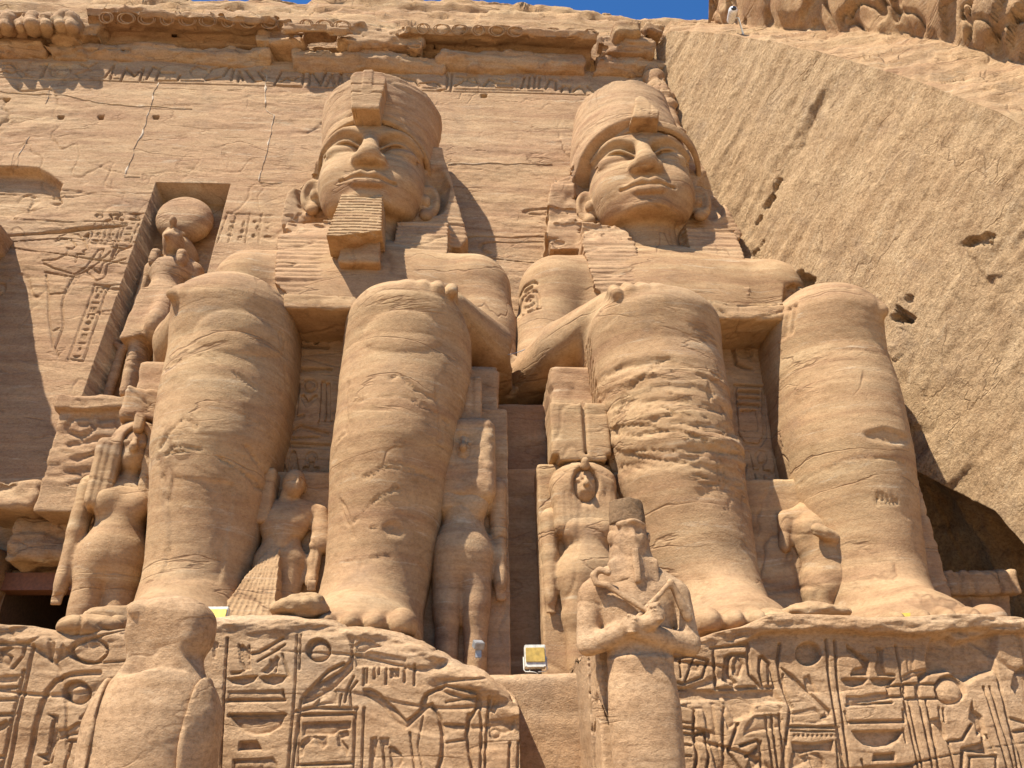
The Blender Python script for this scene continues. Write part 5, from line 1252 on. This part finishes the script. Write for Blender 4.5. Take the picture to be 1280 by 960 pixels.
# prince between the bearded king's shins: broad kilt, staff
def prince(q):
    m = q.copy(); m[:, 0] = np.abs(q[:, 0])
    d = smin(ell(m, (0, 0, .70), (.19, .11, .12)), cap(m, (0, 0, .50), (0, 0, .62), .125, .12), .08)
    d = smin(d, cap(m, (.10, .01, .785), (.215, .02, .765), .06, .055), .05)
    d = smin(d, cap(m, (0, 0, .78), (0, -.01, .86), .055, .05), .03)
    h_ = q.copy(); c_, s_ = math.cos(-.5), math.sin(-.5); x, y = h_[:, 0]-.03, h_[:, 1]
    h_ = np.stack([x*c_-y*s_, x*s_+y*c_, q[:, 2]], 1)
    d = smin(d, smin(ell(h_, (0, -.02, .935), (.082, .095, .095)), ell(h_, (0, -.055, .885), (.05, .05, .045)), .03), .02)
    d = smin(d, smin(cap(h_, (0, -.104, .95), (0, -.116, .915), .010, .018), ell(h_, (0, -.104, .885), (.03, .014, .012)), .02), .03)
    d = smax(d, -ell(h_, (.036, -.12, .94), (.024, .02, .012)), .008); d = smax(d, -ell(h_, (-.036, -.12, .94), (.024, .02, .012)), .008)
    d = smin(d, ell(h_, (.085, 0, .93), (.02, .03, .045)), .01)
    sl_ = cap(m, (.235, .02, .75), (.275, .02, .585), .062, .085)
    d = np.minimum(d, smin(sl_, bx(m, (.275, .02, .55), (.085, .07, .035), .03), .04))
    d = np.minimum(d, smin(cap(m, (.24, .01, .56), (.235, -.02, .36), .048, .040), ell(m, (.235, -.03, .325), (.040, .042, .05)), .02))
    for j in range(4): d = np.minimum(d, cap(m, (.228+.015*j, -.09, .31), (.228+.015*j, -.08, .265), .012, .010))
    d = smin(d, cap(m, (.08, 0, .06), (.08, 0, .45), .075, .10), .05)
    return d
def kilt(q):
    z = q[:, 2]; t = np.clip((.52-z)/.50, 0, 1)
    tri = poly2(q[:, 0], z, [(-.03, .54), (.02, .54), (.10, .03), (-.34, .0)])
    yf = -.12-.20*t
    d = np.maximum(tri, np.maximum(yf-q[:, 1], q[:, 1]-.05))
    a_ = np.arctan2(q[:, 0], .72-z)
    return d+.007*(np.abs((a_/.06) % 1-.5) < .22)
def lock(q): return np.minimum(bx(q, (-.16, -.02, .84), (.085, .09, .18), .03), cap(q, (-.25, -.10, .72), (-.26, -.11, .34), .016, .014))
o = (-4.10, 16.9, 4.25); H = 3.62
statue('prince_statue', 'small standing prince with a pleated projecting kilt, between the shins of the bearded king', 'statue', o, H,
       [('body', prince, (-.4, -.25, 0), (.4, .15, 1.05)), ('kilt', kilt, (-.4, -.4, -.02), (.2, .1, .58)), ('sidelock', lock, (-.3, -.2, .3), (0, .15, 1.05)), ('back_slab', slab(.40, 1.04, .13, .10), (-.45, .0, -.02), (.45, .27, 1.08))], .032, 304, 'small figures between the shins', xs=.88)
# headless figure between the other king's shins
def torso(q):
    m = q.copy(); m[:, 0] = np.abs(q[:, 0])
    d = smin(cap(m, (.095, 0, .0), (.09, 0, .30), .085, .115), ell(m, (0, 0, .38), (.19, .12, .12)), .08)
    d = smin(d, cap(m, (0, 0, .42), (0, 0, .56), .155, .155), .08)
    d = smin(d, ell(m, (0, .01, .69), (.205, .12, .18)), .08)
    d = smin(d, ell(m, (.09, -.07, .70), (.085, .055, .07)), .05)
    d = smin(d, cap(m, (.10, .03, .83), (.21, .03, .80), .055, .055), .05)
    d = smin(d, cap(q, (.22, .02, .79), (.285, .01, .56), .058, .055), .03)
    d = smin(d, cap(q, (.275, -.02, .56), (-.06, -.185, .64), .056, .044), .025)
    d = smin(d, ell(q, (-.10, -.19, .66), (.055, .035, .045)), .02)
    d = smin(d, cap(q, (-.22, .03, .79), (-.255, .04, .62), .058, .05), .03)
    return smin(d, ell(q, (.0, .05, .88), (.10, .08, .04))+fbm(q, (9, 9, 9), 3, 4)*.05, .06)
o = (7.92, 16.75, 4.0); H = 3.55
statue('broken_figure', 'small headless figure with an arm across its waist, between the shins of the beardless king', 'statue', o, H,
       [('body', torso, (-.4, -.3, 0), (.5, .2, 1.02)), ('back_slab', lambda q: bx(q, (-.12, .165, .53), (.52, .135, .55), .03)+fbm(q, (4, 4, 4), 3, 8)*.05, (-.7, .0, -.05), (.5, .4, 1.12))], .032, 305, 'small figures between the shins', xs=.86)

# falcon-headed god in the niche
def ra(q):
    m = q.copy(); m[:, 0] = np.abs(q[:, 0])
    d = smin(cap(q, (-.075, -.02, .0), (-.075, -.02, .40), .06, .085), cap(q, (.085, -.10, .30), (.085, -.03, .48), .085, .095), .06)
    d = smin(d, ell(m, (0, 0, .50), (.15, .10, .09)), .06); d = smin(d, cap(m, (0, 0, .52), (0, 0, .60), .105, .11), .06)
    d = smin(d, ell(m, (0, -.01, .685), (.165, .10, .085)), .05)
    d = smin(d, cap(m, (.10, .0, .74), (.185, .02, .72), .055, .05), .04)
    d = smin(d, smin(cap(m, (.195, .03, .71), (.215, .03, .53), .05, .042), cap(m, (.215, .03, .53), (.20, -.0, .38), .04, .034), .02), .02)
    k_ = np.maximum(poly2(m[:, 0], q[:, 2], [(0, .52), (.12, .52), (.17, .22), (0, .25)]), np.abs(q[:, 1]+.04)-.08)
    d = smin(d, k_, .03)
    # falcon head: hooked beak, round eyes with brow
    d = smin(d, ell(m, (0, -.03, .845), (.085, .105, .075)), .03); d = smin(d, cap(m, (0, -.10, .845), (0, -.155, .815), .035, .014), .02)
    d = smin(d, ell(m, (.05, -.085, .865), (.028, .028, .024)), .006)
    d = smin(d, cap(m, (.02, -.115, .895), (.085, -.07, .895), .010, .010), .01)
    return d
def raw_(q):
    m = q.copy(); m[:, 0] = np.abs(q[:, 0])
    cp = smax(ell(m, (0, .03, .86), (.125, .10, .085)), -ell(m, (0, -.10, .84), (.085, .10, .09)), .01)
    return smin(smin(cp, bx(m, (.105, -.055, .735), (.045, .05, .055), .035), .03), bx(m, (0, .06, .78), (.14, .04, .10), .03), .04)
def disc(q):
    return smax(ell(q, (0, .0, 1.055), (.245, .10, .145)), -.085-q[:, 1]+0*q[:, 0], .03)
def ura(q): return smin(cap(q, (0, -.10, .925), (0, -.118, .945), .020, .030), cap(q, (0, -.11, .92), (0, -.07, .90), .018), .012)
o = (-11.1, 23.95, 13.4); H = 7.75
statue('falcon_god_statue', 'falcon-headed god with a great sun disc on its head, standing in the niche', 'statue', o, H,
       [('body', ra, (-.3, -.2, -.02), (.3, .15, .95)), ('wig', raw_, (-.2, -.2, .6), (.2, .15, .98)), ('sun_disc', disc, (-.3, -.2, .88), (.3, .15, 1.24)), ('cobra', ura, (-.06, -.2, .86), (.06, 0, 1.05))], .055, 306, None, M_FA, xs=.58, lean=.12, xlean=.035)
# staff with a jackal head that fills the niche beside the god
def staff(P):
    d = chain(P, [(-12.35, 24.2, 13.0), (-12.3, 24.4, 15.4)], [.17, .15])
    d = np.minimum(d, chain(P, [(-12.6, 24.4, 15.6), (-12.3, 24.4, 15.35), (-12.0, 24.4, 15.75)], [.10, .14, .10]))
    return np.minimum(d, smin(cap(P, (-12.15, 24.75, 18.6), (-12.25, 24.55, 16.6), .26, .17), ell(P, (-12.27, 24.45, 16.2), (.2, .15, .28)), .1))
root = thing('relief_staff', 'carved staff and arm in high relief low in the niche, left of the falcon god', 'relief', (-12.2, 23.4, 13.0))
carve('staff', staff, (-13, 23.6, 12.8), (-11.5, 25.4, 19.2), .06, M_FA, root, dict(big=.03, strata=.02, crack=.03, seed=307))

# mummiform king with crossed arms on the terrace
def osir(q):
    m = q.copy(); m[:, 0] = np.abs(q[:, 0]); z = q[:, 2]
    # q is in metres here (H = 1)
    hw = np.interp(z, [0, .6, 1.6, 2.4, 2.9, 3.1], [.36, .42, .50, .53, .50, .47]); hd = hw*.72
    d = ((np.abs(q[:, 0]/hw)**2.3+np.abs(q[:, 1]/hd)**2.3)**(1/2.3)-1)*hw*.7
    d = np.maximum(d, np.maximum(z-3.15, -z))
    d = smin(d, ell(m, (0, .02, 3.45), (.52, .36, .45)), .2)
    d = smin(d, ell(m, (0, .0, 3.95), (.60, .36, .48)), .2)
    d = smin(d, cap(m, (.35, .02, 4.35), (.62, .02, 4.15), .20, .21), .15)
    d = smin(d, cap(m, (.68, .02, 4.08), (.76, .0, 3.45), .20, .175), .06)
    fore = np.minimum(cap(q, (-.76, -.04, 3.36), (.10, -.50, 3.62), .17, .13), cap(q, (.76, -.04, 3.36), (-.05, -.40, 3.50), .17, .13))
    d = smin(d, fore, .07)
    for sx, zc, yc in ((1, 3.72, -.52), (-1, 3.56, -.44)):
        fist = ell(q, (sx*.18, yc, zc), (.15, .13, .15))
        for j in range(4): fist = smin(fist, ell(q, (sx*(.14+.02*j), yc-.10, zc+.09-.06*j), (.075, .05, .032)), .02)
        d = smin(d, smin(fist, cap(q, (sx*.10, yc-.05, zc+.12), (sx*.22, yc-.09, zc+.14), .036), .02), .04)
    d = smin(d, cap(m, (0, .04, 4.3), (0, .02, 4.75), .22, .20), .08)
    fc = smin(ell(m, (0, -.10, 4.98), (.235, .27, .30)), ell(m, (0, -.16, 4.78), (.17, .18, .16)), .08)
    fc = smin(fc, cap(m, (0, -.05, 4.85), (0, -.04, 4.35), .26, .30), .12)
    fc = smin(fc, cap(m, (.0, -.34, 5.17), (.20, -.24, 5.14), .055, .045), .05)
    fc = smax(fc, -ell(q, (.02, -.42, 5.03), (.20, .15, .10)), .05)
    fc = smin(fc, cap(q, (.0, -.29, 5.06), (.0, -.33, 4.93), .03, .045), .05)
    fc = smin(fc, ell(m, (.29, -.04, 4.98), (.05, .07, .11)), .03)
    fc = fc+fbm(q, (3, 3, 3), 4, 9)*.10
    return smin(d, fc, .06)
def ohair(q):
    m = q.copy(); m[:, 0] = np.abs(q[:, 0]); z = q[:, 2]
    r = np.interp(z, [4.3, 4.6, 5.1, 5.3], [.38, .355, .30, .285])
    d = np.maximum((np.hypot(q[:, 0]/r, (q[:, 1]-.06)/(r*.98))-1)*r, np.abs(z-4.80)-.50)
    d = smin(d, bx(m, (.25, -.08, 4.36), (.13, .14, .26), .06), .08)
    return smax(d, -ell(q, (0, -.36, 4.95), (.21, .22, .36)), .05)+fbm(q, (3, 3, 3), 3, 19)*.05
def ocrown(q):
    z = q[:, 2]; r = np.interp(z, [5.1, 5.3, 5.65], [.300, .285, .262])
    return np.maximum(np.hypot(q[:, 0], (q[:, 1]-.04))-r+fbm(q, (4, 4, 4), 3, 4)*.06, np.maximum(5.20-z, z-5.60-fbm(q, (3, 3, 1), 4, 3)*.22))
def obeard(q): return np.maximum(bx(q, (.0, -.34, 4.48), (.055, .055, .27), .03)+fbm(q, (5, 5, 5), 3, 2)*.04, 0*q[:, 0]-9)
def ocrook(q): return smin(cap(q, (.16, -.52, 3.70), (-.48, -.36, 4.18), .048), chain(q, [(-.48, -.36, 4.18), (-.62, -.30, 4.22), (-.66, -.28, 4.34), (-.56, -.32, 4.42), (-.44, -.36, 4.36)], [.05, .055, .055, .05, .05]), .02)
def oflail(q): return smin(cap(q, (-.16, -.46, 3.60), (.50, -.34, 4.22), .05), cap(q, (.50, -.34, 4.22), (.74, -.18, 3.75), .06, .085), .02)
def oback(q): return bx(q, (-.12, .62, 2.0), (.48, .34, 2.0), .04)+np.maximum(fbm(q, (1.6, 1.6, 1.0), 4, 12), -.05)*.35+.08*(np.abs(fbm(q, (2.0, 2.0, .6), 3, 13)) < .025)
def obase(q): return bx(q, (-.05, .35, -.25), (.75, .85, .35), .05)
o = (2.54, 11.9, -.02)
statue('crossed_arms_statue', 'pale standing king statue with crossed arms, crook and flail, in front of the gap', 'statue', o, 1.0,
       [('body', osir, (-1.05, -.75, 0), (1.05, .5, 5.4)), ('headdress', ohair, (-.5, -.4, 4.0), (.5, .5, 5.3)), ('crown', ocrown, (-.4, -.4, 4.85), (.4, .5, 5.85)), ('false_beard', obeard, (-.2, -.5, 4.0), (.2, -.2, 4.9)),
        ('crook', ocrook, (-.85, -.65, 3.5), (.4, -.1, 4.6)), ('flail', oflail, (-.4, -.65, 3.4), (.95, 0, 4.5)), ('back_pillar', oback, (-.8, .1, -.05), (.5, 1.1, 4.15)), ('plinth', obase, (-.9, -.6, -.65), (.9, 1.3, .2))], .026, 308, None, M_OS, 0.0, .5)
# falcon on the terrace, its face broken off
def falcon(q):
    m = q.copy(); m[:, 0] = np.abs(q[:, 0]); z = q[:, 2]
    d = smin(ell(m, (0, .0, 1.25), (.86, .76, 1.5)), ell(m, (0, -.08, 2.15), (.80, .62, .85)), .3)
    d = smin(d, cap(m, (0, .0, 2.9), (0, .02, 3.35), .50, .50), .22)
    d = smin(d, bx(m, (0, .02, 3.36), (.57, .50, .40), .33), .15)
    d = smin(d, cap(m, (.25, -.15, .15), (.30, -.1, .8), .22, .3), .2)
    n = fbm(q, (1.5, 1.5, 1.5), 4, 5)
    cut = np.minimum(-(q[:, 1]+.40+.16*(z-3.2)+.10*q[:, 0])+n*.12, (z-2.74)*.9+n*.2)
    d = smax(d, cut, .05)
    return smin(d, ell(q, (-.44, -.30, 3.60), (.13, .14, .12)), .08)
def wing(sx):
    def f(q):
        z = q[:, 2]; n = fbm(q, (1.2, 1.2, .8), 3, 15); n2 = fbm(q, (2.2, 2.2, .45), 4, 16)
        edge_ = np.interp(z, [0, .8, 1.8, 2.6, 2.95], [.64, .60, .56, .60, .86])
        d = falcon(q)-.07-n2*.10
        d = smax(d, edge_-sx*q[:, 0]+n*.06, .05)
        return smax(d, z-2.86, .15)
    return f
def fbase(q): return bx(q, (0, .1, -.1), (.95, .95, .3), .05)
o = (-4.36, 12.0, .28)
statue('falcon_statue', 'weathered falcon statue with its face broken off, in front of the left pedestal', 'statue', o, 1.0,
       [('body', falcon, (-1, -1, 0), (1, 1, 4.0)), ('wing', wing(-1), (-1.15, -.6, .2), (-.4, 1.0, 3.3)), ('wing', wing(1), (.4, -.6, .2), (1.15, 1.0, 3.3)), ('plinth', fbase, (-1.1, -1, -.5), (1.1, 1.2, .3))], .034, 309, None, M_OS, 0.0, .8)

# ================================================================== LEFT SIDE: ledge above the door, remains of the next king
bl = at(76, 505, 20.4); br = at(215, 500, 20.4); zt_ = at(140, 500, 20.4)[2]; zb_ = at(80, 640, 20.4)[2]
def f(P):
    n = fbm(P, (.5, .5, .8), 4, 17)
    d = bx(P, ((bl[0]+br[0])/2+.6, 22.0, (zt_+zb_)/2), ((br[0]-bl[0])/2+.6, 1.6, (zt_-zb_)/2), .05)+np.maximum(n, 0)*.5*(P[:, 2] > zt_-.6)
    t = bx(P, ((bl[0]+br[0])/2+.6, 21.7, zt_-.12), ((br[0]-bl[0])/2+.72, 1.5, .22), .08)+n*.45
    return np.minimum(d, t)
def ledge_marks(V, N):
    d = np.zeros(len(V)); W2 = V.copy(); W2[:, 1] = 20.4
    for pts in ([(82, 535), (92, 522), (112, 522), (118, 535), (100, 545), (84, 538)], [(125, 525), (145, 522), (150, 545)], [(85, 555), (120, 548), (150, 552)], [(95, 575), (130, 560), (160, 565)],
                [(160, 520), (160, 545)], [(172, 520), (172, 545)], [(80, 590), (150, 582)], [(85, 605), (110, 598), (140, 606)], [(100, 530), (108, 530)]):
        q = [at(a_, b_, 20.4) for a_, b_ in pts]; d -= .09*(1-sstep(.03, .09, chain(W2, q, [0]*len(q))))*(N[:, 1] < -.4)
    return d
root = thing('door_flank_block', 'broken carved wall block with a sunlit top ledge above the dark doorway', 'wall', (bl[0], 22, zb_))
carve('block', f, (bl[0]-1.2, 19.6, zb_-1), (br[0]+2.8, 24, zt_+1), .06, M_FA, root, dict(big=.10, strata=.05, crack=.10, flake=.08, seed=18), ledge_marks)
# rough broken rock under it and over the door
a_, b_ = at(28, 640, 21.6), at(115, 700, 21.6)
def f(P): return bx(P, ((a_[0]+b_[0])/2, 22.3, (a_[2]+b_[2])/2), ((b_[0]-a_[0])/2+.2, 1.0, (a_[2]-b_[2])/2), .3)+fbm(P, (.7, .7, .9), 4, 19)*1.1
root = thing('lintel_rock', 'rough broken overhang of orange rock directly above the wooden door lintel', 'rock', (a_[0], 22, b_[2]))
carve('rock', f, (a_[0]-2, 20.3, b_[2]-1.2), (b_[0]+2, 24, a_[2]+1.2), .08, M_FA, root, dict(big=.12, strata=.06, crack=.10, flake=.08, seed=20))
a_, b_ = at(-40, 618, 21.0), at(52, 632, 21.0)
def f(P): return bx(P, ((a_[0]+b_[0])/2, 22.2, (a_[2]+b_[2])/2+.05), ((b_[0]-a_[0])/2, 1.6, .32), .1)+fbm(P, (.6, .6, .9), 4, 22)*.5
root = thing('door_shelf', 'shaded weathered stone shelf at the far left edge above the door jamb', 'ledge', (a_[0], 22, b_[2]))
carve('shelf', f, (a_[0]-1.5, 20, b_[2]-1), (b_[0]+1.5, 24.2, a_[2]+1), .07, M_FA, root, dict(big=.10, strata=.06, crack=.10, flake=.06, seed=23))
# stump of the fallen king beyond the frame; its flank just shows and it shades the wall
def f(P):
    n = fbm(P, (.35, .35, .5), 4, 25)
    return bx(P, (-20.3, 22.0, 11.3), (3.25, 3.2, 8.6), .25)+n*.9
root = thing('broken_colossus', 'broken stump of the next colossus at the left edge of the picture', 'statue', (-20, 21, 3))
carve('stump', f, (-24.5, 17.6, 2.4), (-15.6, 26.5, 21.5), .12, M_FA, root, dict(big=.2, strata=.06, crack=.12, flake=.10, seed=26))

# chapel altar in the dark hollow at the right
ca_ = at(1170, 768, 19.0); cb_ = at(1250, 720, 19.0)
def f(P):
    d = bx(P, ((ca_[0]+cb_[0])/2, 19.8, (cb_[2]-1.5)/2), ((cb_[0]-ca_[0])/2, 1.0, (cb_[2]+.6)/2), .04)
    c_ = bx(P, ((ca_[0]+cb_[0])/2, 19.7, cb_[2]-.25), ((cb_[0]-ca_[0])/2+.18, 1.15, .30), .06)
    d = np.minimum(d, c_)+fbm(P, (1, 1, 1), 3, 3)*.3
    return d+.05*(np.abs((P[:, 0]/.35) % 1-.5) < .14)*(P[:, 2] > cb_[2]-.5)
root = thing('chapel_altar', 'low shaded altar with a fluted cornice in the hollow at the right', 'altar', (ca_[0], 19.8, 0))
carve('altar', f, (ca_[0]-1, 18, -.2), (cb_[0]+1, 21.5, cb_[2]+1), .06, M_FA, root, dict(big=.05, strata=.03, crack=.06, seed=28))
# rock rubble on top of the pedestals
for i, (px, py, Y, r_, lab) in enumerate([(375, 758, 14.5, (.52, .45, .26), 'smooth rounded lump of stone on the left pedestal, in front of the pleated kilt'), (140, 770, 14.6, (.5, .35, .22), 'smooth pale stone on the left pedestal just left of the falcon head'),
                                      (1020, 762, 14.6, (.62, .4, .22), 'wide flat rounded stone on the right pedestal between the feet'), (965, 768, 14.4, (.42, .35, .18), 'smaller rounded stone on the right pedestal, left of the wide flat one'),
                                      (110, 783, 14.2, (.45, .3, .2), 'low lump of stone on the left pedestal near the doorway')]):
    p = at(px, py, Y)
    o_ = carve('stone_lump', lambda P: ell(P, p-np.array([0, 0, .06]), (r_[0], r_[1], r_[2]*.8))+fbm(P, (1.6, 1.6, 3.0), 4, 50+i)*.34, p-1, p+1, .03, M_ST, None, dict(big=.05, strata=.04, crack=.05, flake=.03, seed=50+i), base=tuple(p))
    tag(o_, lab, 'stone', 'rounded lumps of stone on the pedestals')

# ================================================================== FLOODLIGHTS, CAMERA, CABLE
M_YE = flat('floodlight_glass', (.45, .29, .06), .35); M_WH = flat('white_enamel', (.58, .54, .44), .5); M_GR = flat('grey_metal', (.35, .34, .32), .5, .4)
M_YP = flat('yellow_paint', (.70, .52, .09), .5)
def box_mesh(name, c, hf, mat, parent, rx=0.0, rz=0.0, bev=.012):
    import bmesh
    bm = bmesh.new(); bmesh.ops.create_cube(bm, size=1.0)
    for v in bm.verts: v.co = (v.co.x*2*hf[0], v.co.y*2*hf[1], v.co.z*2*hf[2])
    bmesh.ops.bevel(bm, geom=list(bm.edges), offset=bev, segments=2, affect='EDGES')
    from mathutils import Euler
    M = Euler((rx, 0, rz)).to_matrix()
    for v in bm.verts: v.co = M @ v.co
    V = np.array([v.co[:] for v in bm.verts])+np.array(c); Q = [[v.index for v in f.verts] for f in bm.faces]; bm.free()
    return mesh(name, V, Q, mat, parent, False)
def tube(name, pts, r, mat, parent):
    A = np.array(pts, float); T_ = np.gradient(A, axis=0); T_ /= np.linalg.norm(T_, axis=1)[:, None]
    up = np.array([0.31, .2, .93]); B_ = np.cross(T_, up); B_ /= np.linalg.norm(B_, axis=1)[:, None]; N_ = np.cross(B_, T_)
    V = np.concatenate([A+r*(math.cos(t)*B_+math.sin(t)*N_) for t in np.arange(8)*math.pi/4]); n = len(A)
    Q = [(k*n+j, k*n+j+1, ((k+1) % 8)*n+j+1, ((k+1) % 8)*n+j) for k in range(8) for j in range(n-1)]
    return mesh(name, V, Q, mat, parent, True)
p = at(669, 826, 15.75); z0 = 3.42
root = thing('floodlight', 'yellow-fronted floodlight on a bracket, standing in the gap between the pedestals', 'floodlight', (p[0], 15.75, z0))
box_mesh('housing', (p[0], 15.80, z0+.30), (.205, .10, .21), M_WH, root, -.12)
g = box_mesh('lamp_glass', (p[0], 15.685, z0+.325), (.185, .012, .135), M_YE, root, -.12, 0, .004)
box_mesh('lower_strip', (p[0], 15.69, z0+.125), (.165, .012, .028), M_WH, root, -.12, 0, .004)
for k in (-1, 1): tube('bracket', [(p[0]+k*.225, 15.8, z0+.30), (p[0]+k*.225, 15.74, z0+.06), (p[0]+k*.2, 15.72, z0+.02), (p[0]+k*.05, 15.72, z0+.015)], .012, M_WH, root)
tube('power_cord', [(p[0]-.1, 15.74, z0+.10), (p[0]-.12, 15.70, z0+.02), (p[0]-.02, 15.66, z0+.0), (p[0]+.05, 15.75, z0-.02)], .009, M_WH, root)
p = at(269, 768, 14.25)
root = thing('floodlight', 'small yellow floodlight between the falcon head and the pleated kilt', 'floodlight', (p[0], 14.25, p[2]-.1))
box_mesh('housing', (p[0], 14.32, p[2]), (.21, .08, .13), M_WH, root, -.2); box_mesh('lamp_glass', (p[0], 14.225, p[2]-.01), (.195, .012, .10), M_YP, root, -.2, 0, .004)
box_mesh('foot', (p[0], 14.30, p[2]-.20), (.10, .05, .10), M_GR, root)
p = at(1140, 769, 14.5)
root = thing('floodlight', 'yellow floodlight lying low on the right pedestal, before the king\'s left foot', 'floodlight', (p[0], 14.5, p[2]-.1))
box_mesh('housing', (p[0], 14.6, p[2]-.03), (.20, .12, .07), M_WH, root); box_mesh('lamp_glass', (p[0], 14.47, p[2]), (.21, .012, .035), M_YP, root, 0, 0, .004)
p = at(598, 806, 15.6)
root = thing('floodlight', 'pale grey floodlight seen from behind at the feet of the shaded queen', 'floodlight', (p[0], 15.6, p[2]-.1))
box_mesh('housing', (p[0], 15.6, p[2]), (.10, .08, .07), M_GR, root, .5, .4); box_mesh('foot', (p[0], 15.65, p[2]-.16), (.06, .05, .08), M_GR, root)
p = dist(915, 18, 33.0)
root = thing('surveillance_camera', 'white surveillance camera on a short post at the top of the quarried wall', 'camera', tuple(p-np.array([0, 0, .8])))
def f(P): return cap(P, p+np.array([-.05, -.25, -.1]), p+np.array([.05, .3, .05]), .19, .17)
carve('camera_body', f, p-1, p+1, .04, flat('white_plastic', (.8, .8, .78), .4), root)
def f(P): return cap(P, p+np.array([-.06, -.34, -.12]), p+np.array([-.05, -.28, -.1]), .13)
carve('lens', f, p-1, p+1, .03, flat('dark_glass', (.03, .03, .035), .2), root)
tube('post', [p+np.array([.05, .25, -.1]), p+np.array([.1, .35, .25]), p+np.array([.45, .4, .3]), p+np.array([.55, .45, -.9])], .04, M_WH, root)
A_, B_ = at(596, 430, 18.5), at(656, 437, 18.7)
pts = [A_+(B_-A_)*t+np.array([0, 0, -.25*math.sin(math.pi*t)]) for t in np.linspace(0, 1, 14)]
o_ = tube('cable', pts, .012, M_GR, None); tag(o_, 'thin sagging cable strung between the two kings\' elbows', 'cable')
for o in list(bpy.data.objects): done(o)
